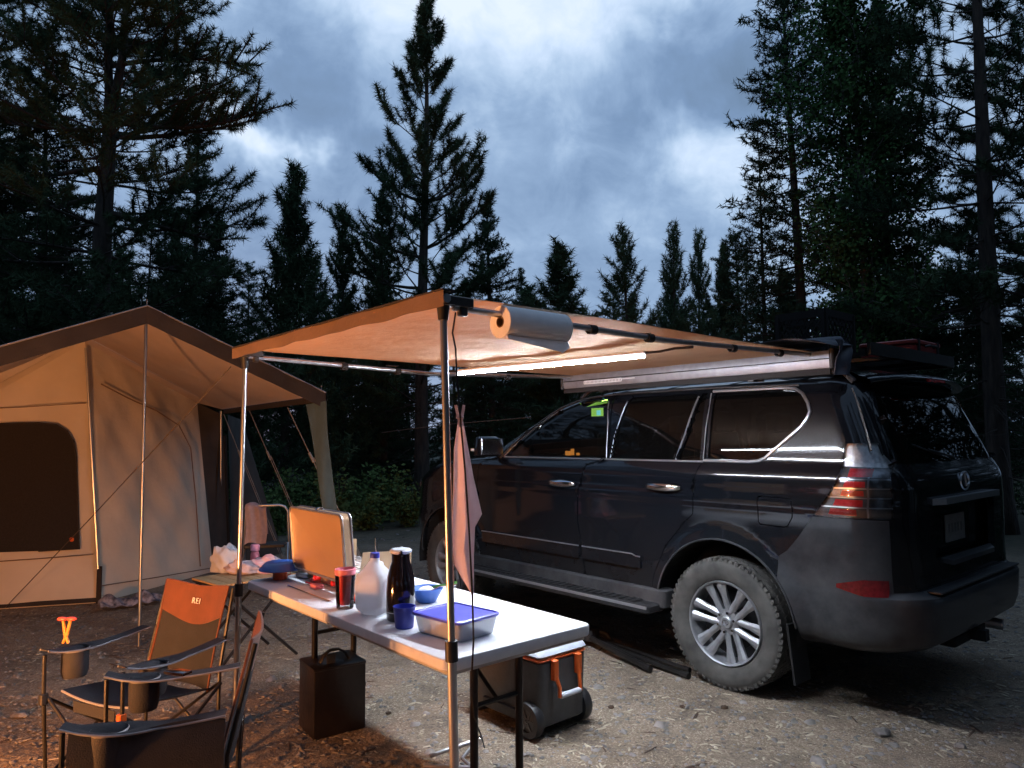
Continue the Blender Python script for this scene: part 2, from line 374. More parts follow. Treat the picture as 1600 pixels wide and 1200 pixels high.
def wm(o):
    m = o.matrix_basis.copy(); p = o.parent
    while p: m = p.matrix_basis @ m; p = p.parent
    return m
def make(name, b, m, parent=None, smooth=True, world=False, ang=40, label=None, fix=True):
    me = bpy.data.meshes.new(name)
    vs = b.v
    if world and parent is not None:
        inv = wm(parent).inverted(); vs = [inv @ Vector(v) for v in vs]
    me.from_pydata([tuple(v) for v in vs], [], b.f)
    ms = m if isinstance(m, (list, tuple)) else [m]
    for x in ms: me.materials.append(x)
    if len(ms) > 1: me.polygons.foreach_set('material_index', b.mi)
    if fix:
        bm = bmesh.new(); bm.from_mesh(me); bmesh.ops.recalc_face_normals(bm, faces=bm.faces); bm.to_mesh(me); bm.free()
    if smooth:
        me.polygons.foreach_set('use_smooth', [True] * len(me.polygons))
        try: me.set_sharp_from_angle(angle=R(ang))
        except Exception: pass
    me.update()
    o = bpy.data.objects.new(name, me); col.objects.link(o)
    if parent is not None: o.parent = parent
    if label: o['label'] = label
    return o
def frombm(name, bm, m, parent, smooth=True, ang=32, label=None):
    me = bpy.data.meshes.new(name); bm.to_mesh(me)
    for x in (m if isinstance(m, (list, tuple)) else [m]): me.materials.append(x)
    if smooth:
        me.polygons.foreach_set('use_smooth', [True] * len(me.polygons))
        try: me.set_sharp_from_angle(angle=R(ang))
        except Exception: pass
    o = bpy.data.objects.new(name, me); col.objects.link(o); o.parent = parent
    if label: o['label'] = label
    return o
def thing(name, label, cat, loc=(0, 0, 0), rz=0.0, group=None):
    o = bpy.data.objects.new(name, None); col.objects.link(o); o.empty_display_size = .1
    o.location = loc; o.rotation_euler = (0, 0, rz); o['label'] = label; o['category'] = cat
    if group: o['group'] = group
    return o
def tag(o, label, cat, group=None):
    o['label'] = label; o['category'] = cat
    if group: o['group'] = group
    return o
def single(name, b, m, label, cat, smooth=True, group=None, ang=40):
    """a one-mesh thing given in world coordinates: origin moved to its base"""
    vs = np.array([tuple(v) for v in b.v]); c = Vector(((vs[:, 0].min() + vs[:, 0].max()) / 2, (vs[:, 1].min() + vs[:, 1].max()) / 2, vs[:, 2].min()))
    b.v = [Vector(v) - c for v in b.v]
    o = make(name, b, m, None, smooth, ang=ang); o.location = c
    return tag(o, label, cat, group)
def copy_tree(o, parent=None):
    c = o.copy(); col.objects.link(c)
    if parent is not None: c.parent = parent
    for ch in list(o.children): copy_tree(ch, c)
    return c

# ================================================================ SETTING
rng = np.random.default_rng(7); random.seed(7)
def hsh(x, y):
    return (np.sin(x * 1.7 + y * .9) + np.sin(x * .6 - y * 2.1 + 1.3) + np.sin(x * 3.9 + y * 3.1 + .5) * .5 + np.sin(x * 7.3 - y * 6.1) * .3) / 2.8
def ground():
    n = 260
    t = np.linspace(-1, 1, n); k = 5.6
    ax = np.sinh(t * k) / math.sinh(k) * 420
    X, Y = np.meshgrid(ax, ax + 4.0)
    r = np.sqrt(X ** 2 + (Y - 4) ** 2)
    Z = hsh(X * 2.2, Y * 2.2) * .007 - .004 + np.clip((r - 13) / 30, 0, 1) * (hsh(X * .18, Y * .18) * .35)
    Z += (rng.random(X.shape) - .5) * .004
    V = np.stack([X, Y, Z], -1).reshape(-1, 3)
    idx = np.arange(n * n).reshape(n, n)
    f = np.stack([idx[:-1, :-1], idx[:-1, 1:], idx[1:, 1:], idx[1:, :-1]], -1).reshape(-1, 4)
    me = bpy.data.meshes.new('ground'); me.from_pydata(V.tolist(), [], f.tolist())
    me.polygons.foreach_set('use_smooth', [True] * len(me.polygons))
    m, nt_, p = principled('trodden_gravel_dirt')
    t_ = nt_.nodes; l = nt_.links
    tx = t_.new('ShaderNodeTexCoord')
    def nz(sc, d=8, r_=.6):
        q = t_.new('ShaderNodeTexNoise'); q.inputs['Scale'].default_value = sc; q.inputs['Detail'].default_value = d; q.inputs['Roughness'].default_value = r_
        l.new(tx.outputs['Object'], q.inputs['Vector']); return q.outputs['Fac']
    def mixc(f_, a, b):
        q = t_.new('ShaderNodeMix'); q.data_type = 'RGBA'; l.new(f_, q.inputs[0])
        for i, c in ((6, a), (7, b)):
            if isinstance(c, tuple): q.inputs[i].default_value = (*c, 1)
            else: l.new(c, q.inputs[i])
        return q.outputs[2]
    def rmp(x, a, b, c=0, d=1):
        q = t_.new('ShaderNodeMapRange'); q.inputs[1].default_value = a; q.inputs[2].default_value = b; q.inputs[3].default_value = c; q.inputs[4].default_value = d; l.new(x, q.inputs[0]); return q.outputs[0]
    c = mixc(rmp(nz(1.1), .35, .68), (.150, .110, .076), (.262, .205, .150))
    c = mixc(rmp(nz(95, 4, .75), .50, .66), c, (.46, .38, .28))
    c = mixc(rmp(nz(34, 5, .7), .57, .68), c, (.055, .042, .032)); c = mixc(rmp(nz(3.1, 7, .65), .50, .62), c, mixc(rmp(nz(70, 4, .7), .4, .6), (.10, .075, .055), (.20, .155, .115)))
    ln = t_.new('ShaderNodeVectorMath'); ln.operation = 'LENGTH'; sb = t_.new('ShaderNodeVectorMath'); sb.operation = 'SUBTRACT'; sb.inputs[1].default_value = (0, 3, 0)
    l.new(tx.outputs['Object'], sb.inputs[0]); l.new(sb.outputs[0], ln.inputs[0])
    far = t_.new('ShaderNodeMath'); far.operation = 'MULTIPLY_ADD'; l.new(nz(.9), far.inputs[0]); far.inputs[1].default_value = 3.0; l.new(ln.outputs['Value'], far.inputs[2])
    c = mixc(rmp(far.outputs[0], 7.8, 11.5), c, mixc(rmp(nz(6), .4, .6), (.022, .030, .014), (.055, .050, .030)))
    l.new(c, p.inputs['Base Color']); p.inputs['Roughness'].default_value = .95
    bp = t_.new('ShaderNodeBump'); bp.inputs['Strength'].default_value = .9; bp.inputs['Distance'].default_value = .012
    l.new(nz(60, 6, .7), bp.inputs['Height'])
    b2 = t_.new('ShaderNodeBump'); b2.inputs['Strength'].default_value = 1.0; b2.inputs['Distance'].default_value = .06; l.new(nz(5.5, 7, .62), b2.inputs['Height']); l.new(bp.outputs[0], b2.inputs['Normal']); l.new(b2.outputs[0], p.inputs['Normal'])
    me.materials.append(m)
    o = bpy.data.objects.new('ground', me); col.objects.link(o); o['kind'] = 'structure'; o['label'] = 'trodden gravelly dirt of the campsite'
ground()

def scatter(name, n, area, size, m, label, cat, flat=.5, seed=1, elong=1.0, keep=None):
    g = np.random.default_rng(seed)
    x0, x1, y0, y1 = area
    # denser close to the camera
    Y = y0 + (y1 - y0) * g.random(n * 2) ** 1.6; X = (x0 + (x1 - x0) * g.random(n * 2)) * (.25 + .75 * Y / y1)
    P = np.stack([X, Y, np.zeros(n * 2)], -1)[:n]
    base = np.array([(-1, -1, 0), (1, -1, 0), (1, 1, 0), (-1, 1, 0), (-.6, -.6, 1), (.6, -.6, 1), (.6, .6, 1), (-.6, .6, 1)], float)
    s = size * (.5 + g.random(n) ** 2 * 1.6)
    V = base[None] + (g.random((n, 8, 3)) - .5) * .7
    V = V * s[:, None, None] * np.array([elong, 1 / elong ** .5, flat])
    a = g.random(n) * 6.283; c, sn = np.cos(a), np.sin(a)
    Vx = V[..., 0] * c[:, None] - V[..., 1] * sn[:, None]; Vy = V[..., 0] * sn[:, None] + V[..., 1] * c[:, None]
    V = np.stack([Vx, Vy, V[..., 2]], -1) + P[:, None]
    V[..., 2] -= .002
    fb = np.array([(4, 5, 6, 7), (0, 1, 5, 4), (1, 2, 6, 5), (2, 3, 7, 6), (3, 0, 4, 7)])
    Fc = (fb[None] + (np.arange(n) * 8)[:, None, None]).reshape(-1, 4)
    me = bigmesh(name, V.reshape(-1, 3), Fc, m)
    o = bpy.data.objects.new(name, me); col.objects.link(o); o['kind'] = 'stuff'; o['label'] = label; o['category'] = cat
    return o
def bigmesh(name, V, Fc, m, mi=None):
    me = bpy.data.meshes.new(name); V = np.asarray(V, np.float32); Fc = np.asarray(Fc, np.int32); k = Fc.shape[1]
    me.vertices.add(len(V)); me.vertices.foreach_set('co', V.ravel())
    me.loops.add(Fc.size); me.loops.foreach_set('vertex_index', Fc.ravel())
    me.polygons.add(len(Fc)); me.polygons.foreach_set('loop_start', np.arange(len(Fc), dtype=np.int32) * k)
    for x in (m if isinstance(m, (list, tuple)) else [m]): me.materials.append(x)
    if mi is not None: me.polygons.foreach_set('material_index', mi)
    me.update(calc_edges=True); return me
M['straw'] = mat('dry_straw_bits', (.16, .12, .075), .9, c2=(.52, .45, .33), scale=9)
scatter('pebbles', 24000, (-7, 7, 1.2, 11), .0062, M['stone'], 'fine gravel and pebbles strewn over the dirt', 'gravel', .6, 3)
scatter('straw_litter', 15000, (-6, 6, 1.2, 9), .0052, M['straw'], 'dry straw bits and needle litter on the dirt', 'litter', .35, 4, 2.6)
scatter('twigs', 1100, (-9, 9, 2.0, 15), .0065, M['log'], 'short dark twigs and cone scales lying on the dirt', 'twigs', .35, 9, 4.5)
scatter('small_stones', 700, (-8, 8, 1.8, 13), .014, M['stone'], 'scattered small stones on the dirt', 'stones', .6, 21)
for i, (u, v_, s, lb) in enumerate([(1378, 1148, .045, 'pale angular stone at the dark right foreground behind the car'), (1132, 1107, .022, 'small dark clod on the lit gravel left of the rear wheel'),
        (1500, 1168, .03, 'flat pale stone at the bottom right corner'), (955, 1106, .018, 'small dark clod on the lit gravel right of the cooler'), (607, 1115, .016, 'small dark clod on the gravel right of the black box'), (1066, 1105, .015, 'little dark clod on gravel below the folded tripod tips')]):
    b = B(); b.ball((0, 0, .25 * s), (s, s * .7, s * .5), 9, 6); g = random.Random(i)
    b.v = [Vector(q) * (1 + (g.random() - .5) * .35) for q in b.v]
    o = make('stone', b, M['stone'] if s > .025 else M['log'], None, False); o.location = atz(u, v_, 0); tag(o, lb, 'stone')

# ---------------------------------------------------------------- trees
def segs_mesh(S):
    """S: (n,8) p0,r0,p1,r1 -> 4-sided tapered prisms"""
    S = np.asarray(S, float); n = len(S); p0, r0, p1, r1 = S[:, 0:3], S[:, 3], S[:, 4:7], S[:, 7]
    d = p1 - p0; d /= np.linalg.norm(d, axis=1)[:, None] + 1e-9
    up = np.where(np.abs(d[:, 2:3]) > .9, np.array([[1., 0, 0]]), np.array([[0, 0, 1.]]))
    a = np.cross(d, up); a /= np.linalg.norm(a, axis=1)[:, None] + 1e-9; b = np.cross(d, a)
    V = []
    for p, r in ((p0, r0), (p1, r1)):
        for x, y in ((1, 0), (0, 1), (-1, 0), (0, -1)): V.append(p + (a * x + b * y) * r[:, None])
    V = np.stack(V, 1).reshape(-1, 3)
    fb = np.array([(0, 1, 5, 4), (1, 2, 6, 5), (2, 3, 7, 6), (3, 0, 4, 7)])
    return V, (fb[None] + (np.arange(n) * 8)[:, None, None]).reshape(-1, 4)
def needles(P, D, n, Ln, w, spread, tl, g):
    """tufts: at each P along D (length tl) n needles"""
    P = np.asarray(P); D = np.asarray(D); T = len(P)
    D = D / (np.linalg.norm(D, axis=1)[:, None] + 1e-9)
    rnd = g.normal(size=(T, n, 3)); rnd /= np.linalg.norm(rnd, axis=2)[..., None]
    dr = D[:, None] * (1 - spread) + rnd * spread; dr /= np.linalg.norm(dr, axis=2)[..., None]
    base = P[:, None] - D[:, None] * (g.random((T, n, 1)) * tl)
    side = np.cross(dr, g.normal(size=(T, n, 3))); side /= np.linalg.norm(side, axis=2)[..., None] + 1e-9
    L_ = Ln * (.65 + .5 * g.random((T, n, 1)))
    V = np.stack([base + side * w, base - side * w, base + dr * L_], 2).reshape(-1, 3)
    return V, np.arange(len(V)).reshape(-1, 3)
def conifer(name, seed, H, r0, prof, base, nwh, per, droop, curl, twigs, tn, tlen, tw, ttl, lean=0.0, dead=0, needle='needle', fork=None, spread=.75, sidef=1.0, bare=.25, extra=None, tipstart=0.0):
    g = np.random.default_rng(seed); rnd = g.random
    S = []; TP = []; TD = []
    stems = [(0.0, 0.0, 0.0, H, r0)]
    def stem_pt(z, st=0):
        o = fork if (fork and st == 1) else None
        x = math.sin(z * .35 + seed) * .05 * z / H * 3 + lean * z; y = math.cos(z * .3 + seed) * .04 * z / H * 3
        if fork and z > fork[0]:
            k = (z - fork[0]); s = -1 if st == 0 else 1
            x += s * fork[1] * min(1, k / 1.2)
        return np.array([x, y, z])
    for st in range(2 if fork else 1):
        nz_ = 26
        for i in range(nz_):
            z0, z1 = H * i / nz_, H * (i + 1) / nz_
            if st == 1 and z1 < fork[0]: continue
            k = (.75 if fork and z0 > fork[0] else 1)
            ra = r0 * (1 - (i / nz_) ** 1.1 * .93) * k; rb = r0 * (1 - ((i + 1) / nz_) ** 1.1 * .93) * k
            S.append([*stem_pt(z0, st), ra, *stem_pt(z1, st), rb])
            if ra > .05:   # second rotated prism to round the stem off
                pass
    trunk_n = len(S)
    def branch(p, az, L_, el, curl_, rb, nt_, sub=True):
        pts = [p]; d = np.array([math.cos(az) * math.cos(el), math.sin(az) * math.cos(el), math.sin(el)])
        ns = 6; cur = p.copy()
        for i in range(ns):
            d = d + np.array([0, 0, curl_ / ns]) + g.normal(size=3) * .07; d /= np.linalg.norm(d)
            nx = cur + d * L_ / ns
            S.append([*cur, rb * (1 - i / ns * .8), *nx, rb * (1 - (i + 1) / ns * .8)]); cur = nx; pts.append(cur.copy())
        TP.append(cur); TD.append(d.copy())
        if sub:
            for k in range(nt_):
                t = bare + (1 - bare) * (k + rnd()) / nt_
                i = min(int(t * ns), ns - 1); q = pts[i] + (pts[i + 1] - pts[i]) * (t * ns - i)
                dd = pts[i + 1] - pts[i]; dd /= np.linalg.norm(dd)
                s = 1 if k % 2 else -1
                sd = np.cross(dd, [0, 0, 1]); sd /= np.linalg.norm(sd) + 1e-6
                v = dd * .7 + sd * s * (.4 + .5 * rnd()) * sidef + np.array([0, 0, .25 + .35 * rnd()]) * (1 if curl_ > 0 else .2) + g.normal(size=3) * .12
                v /= np.linalg.norm(v); l2 = L_ * (.16 + .26 * rnd()) * (1.15 - t * .5)
                e = q + v * l2
                S.append([*q, rb * .35, *e, rb * .15]); TP.append(e); TD.append(v)
                if l2 > ttl * 2.2:
                    m_ = q + v * l2 * .55; TP.append(m_ + g.normal(size=3) * .03); TD.append(v + g.normal(size=3) * .3)
                    if l2 > ttl * 3.5:
                        v2 = v + g.normal(size=3) * .45; v2 /= np.linalg.norm(v2); e2 = m_ + v2 * l2 * .35
                        S.append([*m_, rb * .2, *e2, rb * .1]); TP.append(e2); TD.append(v2)
    for st in range(2 if fork else 1):
        for w in range(nwh):
            h = base + (H - base) * (w + .5 * rnd()) / nwh; f = (h - base) / (H - base)
            if fork and h < fork[0] and st == 1: continue
            rad = prof(f)
            a0 = rnd() * 6.28
            for k in range(per if f < .9 else max(3, per - 1)):
                if rnd() < .10: continue
                L_ = rad * (.62 + .55 * rnd()); az = a0 + 6.283 * k / per + g.normal() * .25
                el = R(droop[0] + (droop[1] - droop[0]) * f + g.normal() * 7)
                branch(stem_pt(h + g.normal() * .06, st), az, L_, el, curl, max(.008, r0 * .16 * (1 - f * .7) * (L_ / max(rad, .1))), max(2, int(twigs * L_ / prof(.2))))
        TP.append(stem_pt(H, st)); TD.append(np.array([0, 0, 1.]))
        for q in range(5): TP.append(stem_pt(H - .12 * q * tlen / .15, st) + g.normal(size=3) * .02); TD.append(np.array([0, 0, 1.]) + g.normal(size=3) * .2)
    if extra:
        for (h, az, L_, el, c_, nt_) in extra: branch(stem_pt(h), R(az), L_, R(el), c_, r0 * .24, nt_)
    for k in range(dead):
        h = base * .25 + (base * 1.15) * rnd(); az = rnd() * 6.28; L_ = prof(.1) * (.25 + .5 * rnd()); cur = stem_pt(h); d = np.array([math.cos(az), math.sin(az), -.1])
        for i in range(4):
            d = d + g.normal(size=3) * .14 + np.array([0, 0, -.05]); d /= np.linalg.norm(d); nx = cur + d * L_ / 4
            S.append([*cur, .011 * (1 - i / 5), *nx, .011 * (1 - (i + 1) / 5)]); 
            if rnd() < .6:
                e = nx + (d + g.normal(size=3) * .5) * L_ * .2; S.append([*nx, .005, *e, .002])
            cur = nx
    V, Fc = segs_mesh(S)
    # trunk as a rounder tube
    b = B()
    for st in range(2 if fork else 1):
        zs = [z for z in np.linspace(0 if st == 0 else fork[0], H, 24)]
        b.tube([Vector(stem_pt(z, st)) for z in zs], [max(.01, r0 * (1 - (z / H) ** 1.1 * .93) * (1.35 - min(.35, z * .5)) * (.75 if fork and z > fork[0] + .2 else 1)) for z in zs], 12)
    tm = bpy.data.meshes.new(name + '_trunk'); tm.from_pydata([tuple(v) for v in b.v], [], b.f); tm.materials.append(M['bark'])
    tm.polygons.foreach_set('use_smooth', [True] * len(tm.polygons))
    bmh = bigmesh(name + '_branches', V, Fc, M['bark'])
    NV, NF = needles(TP, TD, tn, tlen, tw, spread, ttl, g)
    cm = bigmesh(name + '_crown', NV, NF, M[needle])
    return tm, bmh, cm
def aspen(name, seed, H, r0, prof, base, nbr, leaves, ls):
    g = np.random.default_rng(seed); S = []; LP = []
    def sp(z): return np.array([math.sin(z * .5) * .12, math.cos(z * .4) * .1, z])
    for i in range(nbr):
        h = base + (H - base) * (i / nbr) ** .9; f = (h - base) / (H - base); rad = prof(f) * (.6 + .5 * g.random())
        az = g.random() * 6.28; el = R(25 + 30 * g.random()); d = np.array([math.cos(az) * math.cos(el), math.sin(az) * math.cos(el), math.sin(el)]); cur = sp(h)
        for k in range(6):
            d = d + g.normal(size=3) * .16; d /= np.linalg.norm(d); nx = cur + d * rad / 6
            S.append([*cur, .022 * (1 - k / 7), *nx, .022 * (1 - (k + 1) / 7)])
            for q in range(3):
                v = d * .3 + g.normal(size=3) * .7; v /= np.linalg.norm(v); e = nx + v * rad * .24; S.append([*nx, .006, *e, .003])
                LP.append(e); LP.append((nx + e) / 2)
            cur = nx
    LP = np.array(LP); n = leaves
    C = LP[g.integers(0, len(LP), n)] + g.normal(size=(n, 3)) * .13
    a = g.normal(size=(n, 3)); a /= np.linalg.norm(a, axis=1)[:, None]; b_ = np.cross(a, g.normal(size=(n, 3))); b_ /= np.linalg.norm(b_, axis=1)[:, None]
    s = ls * (.6 + .8 * g.random((n, 1)))
    V = np.stack([C + a * s, C + b_ * s * .8, C - a * s, C - b_ * s * .8], 1).reshape(-1, 3)
    cm = bigmesh(name + '_crown', V, np.arange(len(V)).reshape(-1, 4), M['aspenleaf'])
    sv, sf = segs_mesh(S); bmh = bigmesh(name + '_branches', sv, sf, M['aspenbark'])
    b = B(); zs = np.linspace(0, H, 20); b.tube([Vector(sp(z)) for z in zs], [max(.012, r0 * (1 - z / H * .92)) for z in zs], 12)
    tm = bpy.data.meshes.new(name + '_trunk'); tm.from_pydata([tuple(v) for v in b.v], [], b.f); tm.materials.append(M['aspenbark'])
    tm.polygons.foreach_set('use_smooth', [True] * len(tm.polygons))
    return tm, bmh, cm
def plant(kind, meshes, u, Y, label, sc=1.0, rz=0.0, group=None, cat='tree', tilt=0.0, sxy=1.0):
    x = (u - 800) / F * Y
    t = thing(kind, label, cat, (x, Y, -.02), rz, group); t.scale = (sc * sxy, sc * sxy, sc); t.rotation_euler = (0, tilt, rz)
    for nm, me in zip(('trunk', 'limbs', 'crown'), meshes):
        o = bpy.data.objects.new(nm, me); col.objects.link(o); o.parent = t
    return t
HERO = conifer('hero_pine', 11, 11.6, .175, lambda f: 2.1 * (1 - f) ** .72 * (1 - .25 * (f < .12)) + .34, 2.2, 19, 5, (0, 50), .75, 13, 100, .175, .0088, .40, lean=-.004, dead=30, spread=.68, bare=.30,
               extra=[(5.6, 178, 2.45, 14, .35, 16), (6.9, 182, 1.85, 12, .7, 12), (6.9, 5, 1.75, 15, .9, 12), (5.8, -8, 2.0, 10, .7, 12), (4.9, 172, 2.0, -6, .5, 10), (4.7, 8, 1.7, -4, .5, 10)])
BIGPINE = conifer('big_forked_pine', 23, 12.5, .24, lambda f: 2.3 * (1 - f) ** .5 + .6, 2.6, 20, 6, (-14, 22), .32, 19, 90, .155, .0072, .30, fork=(7.3, .14), dead=60, spread=.66, bare=.28,
               extra=[(7.25, 3, 2.8, -2, .22, 26), (7.0, 8, 2.6, -8, .25, 20), (8.3, -4, 2.6, 10, .1, 24), (7.1, 176, 2.8, 0, .2, 20), (6.4, 190, 2.6, -8, .2, 18), (5.6, 6, 2.2, -18, .15, 14), (5.9, 180, 2.6, -10, .1, 16)])
BUSHY = conifer('bushy_pine', 5, 7.0, .11, lambda f: 1.55 * (1 - f) ** .8 + .20, .3, 24, 7, (-4, 55), .55, 15, 24, .19, .012, .32, dead=6, spread=.68, bare=.12)
BUSHY2 = conifer('bushy_pine_open', 9, 6.6, .10, lambda f: 1.35 * (1 - f) ** .7 + .18, .6, 19, 6, (0, 50), .7, 12, 26, .17, .010, .32, dead=12, spread=.62, bare=.18)
SPRUCE = conifer('spruce', 31, 9.0, .13, lambda f: 1.75 * (1 - f) ** .85 + .08, .3, 44, 7, (-28, 25), .25, 18, 16, .12, .012, .28, dead=20, spread=.75, needle='needle2', sidef=1.4, bare=.10)
LODGE = conifer('lodgepole', 41, 10.0, .12, lambda f: 1.2 * (1 - f) ** .45 + .14, 2.4, 34, 6, (-18, 20), .2, 14, 17, .12, .011, .24, dead=130, spread=.72, needle='needle2', bare=.15)
LODGE2 = conifer('lodgepole_thin', 43, 9.6, .085, lambda f: 1.05 * (1 - f) ** .6 + .12, .9, 34, 6, (-22, 25), .15, 10, 14, .10, .0085, .20, dead=90, spread=.75, needle='needle2', bare=.28)
RIGHTPINE = conifer('right_pine', 57, 12.5, .17, lambda f: 1.8 * (1 - f) ** .35 + .35, 3.2, 21, 5, (-12, 20), .5, 14, 90, .150, .0068, .28, dead=70, spread=.64, bare=.36)
ASPEN = aspen('aspen', 3, 9.2, .10, lambda f: 1.9 * (1 - f) ** .35 * (.55 + f * .8), 1.6, 110, 34000, .033)
def hs(u, v, Y, H):  # scale so that a tree of height H peaks at pixel row v
    return aty(u, v, Y).z / H
# left side
plant('pine_tree', BIGPINE, 150, 12.5, 'big forked dark pine behind the tent, its long limb reaching right over the sky', 1.0, 0.0)
plant('conifer_tree', SPRUCE, 292, 19, 'tall fine-branched spruce right of the forked pine, above the tent ridge', hs(292, 185, 19, 9), .6)
plant('conifer_tree', SPRUCE, 330, 17, 'shorter broad spruce standing just right of the tent ridge', hs(330, 335, 17, 9) , 2.1, sxy=1.3)
plant('conifer_tree', LODGE2, 222, 15, 'thin spruce between the forked pine and the tall spruce', hs(222, 305, 15, 9.6), 1.1, sxy=1.1)
plant('pine_tree', BUSHY, 447, 15, 'bushy dark cone-shaped pine with knobbly top left of the tall lone pine', hs(447, 255, 15, 7), .4, sxy=.92)
plant('pine_tree', BUSHY2, 532, 17, 'slim open-topped pine left of the tall lone pine', hs(532, 335, 17, 6.6), 1.7, sxy=.8)
plant('conifer_tree', SPRUCE, 600, 18, 'feathery spruce tucked under the lone pine left limb', hs(600, 288, 18, 9), 3.0, sxy=1.05)
plant('pine_tree', HERO, 660, 16, 'tall lone pine with bottlebrush tufts rising above the awning corner', 1.0, 0.0)
plant('conifer_tree', SPRUCE, 768, 18, 'feathery spruce just right of the tall lone pine trunk', hs(768, 302, 18, 9), 4.1, sxy=1.1)
plant('pine_tree', BUSHY, 880, 19, 'squat bushy pine behind the paper towel roll', hs(880, 378, 19, 7), 1.3, sxy=1.35)
plant('pine_tree', BUSHY2, 986, 19, 'young pine, left one of the small pines above the awning', hs(986, 360, 19, 6.6), .2, sxy=.95)
plant('pine_tree', BUSHY2, 1052, 21, 'young slim pine, second of the small pines above the awning', hs(1050, 357, 21, 6.6), 2.6, sxy=.75)
plant('pine_tree', BUSHY2, 1098, 20, 'young pine, third of the small pines above the awning', hs(1098, 366, 20, 6.6), 4.4, sxy=.68)
plant('pine_tree', BUSHY, 1133, 21, 'small dark pine tucked against the spindly conifers', hs(1128, 380, 21, 7), 5.2, sxy=.7)
# right side
plant('conifer_tree', LODGE2, 1206, 14.5, 'spindly conifer with bare lower twigs left of the aspen', hs(1195, 190, 14.5, 9.6), .3, sxy=1.05, tilt=-.03)
plant('conifer_tree', LODGE, 1258, 14, 'tall dense conifer with a dark bare lower trunk above the milk crate', 1.13, 1.0, tilt=-.012)
plant('aspen_tree', ASPEN, 1352, 12.5, 'green leafy aspen with a pale trunk above the roof rack', 1.0, .5)
plant('conifer_tree', SPRUCE, 1405, 13.5, 'massive dark spruce behind the rear of the car', 1.12, 2.3, sxy=1.05)
plant('pine_tree', RIGHTPINE, 1556, 11, 'tall pine with tufted limbs and dark straight trunk at the right edge', .98, .9, tilt=-.035)
plant('pine_tree', RIGHTPINE, 1700, 12, 'tall pine mostly cut off by the right edge of the photo', 1.0, 3.9)
plant('conifer_tree', SPRUCE, 1530, 15, 'lower spruce between the massive spruce and the right edge pine', hs(1530, 370, 15, 9), 5.0, sxy=1.0)
plant('conifer_tree', LODGE, 60, 14, 'tall dark conifer at the left edge behind the tent', 1.0, 2.0, sxy=.95)
plant('pine_tree', RIGHTPINE, -90, 13, 'spreading pine reaching in from the left edge of the photo', .95, 2.2)
plant('conifer_tree', LODGE, -30, 17, 'dark conifer further back at the left edge', 1.0, 4.0, sxy=1.0)
plant('conifer_tree', LODGE2, 92, 18, 'slender conifer back between the left edge and the forked pine', hs(100, 190, 18, 9.6), 5.0, sxy=1.0)
gt = random.Random(99)
filler = [LODGE, LODGE2, SPRUCE, BUSHY, BUSHY2]
hgt = {id(LODGE): 10, id(LODGE2): 9.6, id(SPRUCE): 9, id(BUSHY): 7, id(BUSHY2): 6.6}
for i in range(58):
    u = -250 + i * 2150 / 57 + gt.uniform(-25, 25); Y = gt.uniform(20, 34)
    k = filler[(i * 7 + gt.randint(0, 1)) % 5]
    top = gt.uniform(400, 500) if 330 < u < 1140 else gt.uniform(330, 455)
    if 820 < u < 1130: top = gt.uniform(425, 490)
    plant('forest_tree', k, u, Y, 'dark conifer of the forest edge behind the campsite', hs(u, top, Y, hgt[id(k)]), gt.random() * 6, group='dark conifers making up the forest edge behind', sxy=gt.uniform(1.0, 1.5))
# more of the wood, unseen: trees added round the clearing to block ambient sky light
gq = random.Random(5)
for i in range(34):
    a = R(-232 + 284 * i / 33) ; rr_ = gq.uniform(8.5, 13.5) if i % 2 else gq.uniform(6.8, 9)
    x, y = math.sin(R(142 + (i / 33) * 256 - 90)) , 0
    th = R(48 + 264 * i / 33)   # angle from straight ahead, clockwise
    cx0, cy0 = .2, 2.2
    x = cx0 + math.sin(th) * rr_; y = cy0 + math.cos(th) * rr_
    if y > .3 and abs(x) / y < .98: continue
    k = filler[i % 5]; s_ = gq.uniform(10.5, 13) / hgt[id(k)]
    t = thing('forest_tree', 'dark conifer ringing the campsite outside the photo', 'tree', (x, y, -.02), gq.random() * 6, 'dark conifers ringing the campsite outside the photo'); t.scale = (s_, s_, s_)
    for nm, me in zip(('trunk', 'limbs', 'crown'), k):
        o = bpy.data.objects.new(nm, me); col.objects.link(o); o.parent = t
# shrubs
def shrub(seed, r, h, n):
    g = np.random.default_rng(seed); S = []; E = []
    for i in range(26):
        az = g.random() * 6.28; d = np.array([math.cos(az) * .6, math.sin(az) * .6, 1.]) + g.normal(size=3) * .2; cur = np.array([0, 0, 0.]); L_ = h * (.6 + .5 * g.random())
        for k in range(4):
            dd = d * np.array([r / h * 1.3, r / h * 1.3, 1]); dd /= np.linalg.norm(dd); nx = cur + dd * L_ / 4; S.append([*cur, .005, *nx, .004]); E.append(nx); d = d + g.normal(size=3) * .25; cur = nx
    E = np.array(E); C = E[g.integers(0, len(E), n)] + g.normal(size=(n, 3)) * r * .16
    C[:, 2] = np.abs(C[:, 2])
    a = g.normal(size=(n, 3)); a[:, 2] *= .5; a /= np.linalg.norm(a, axis=1)[:, None]; b_ = np.cross(a, g.normal(size=(n, 3))); b_ /= np.linalg.norm(b_, axis=1)[:, None]
    s = .035 * (.6 + .8 * g.random((n, 1)))
    V = np.stack([C + a * s, C + b_ * s * .6, C - a * s, C - b_ * s * .6], 1).reshape(-1, 3)
    sv, sf = segs_mesh(S)
    return bigmesh('shrub_stems', sv, sf, M['bark']), bigmesh('shrub_leaves', V, np.arange(len(V)).reshape(-1, 4), M['shrubleaf'])
SH = [shrub(i, .45, .75, 1500) for i in range(3)]
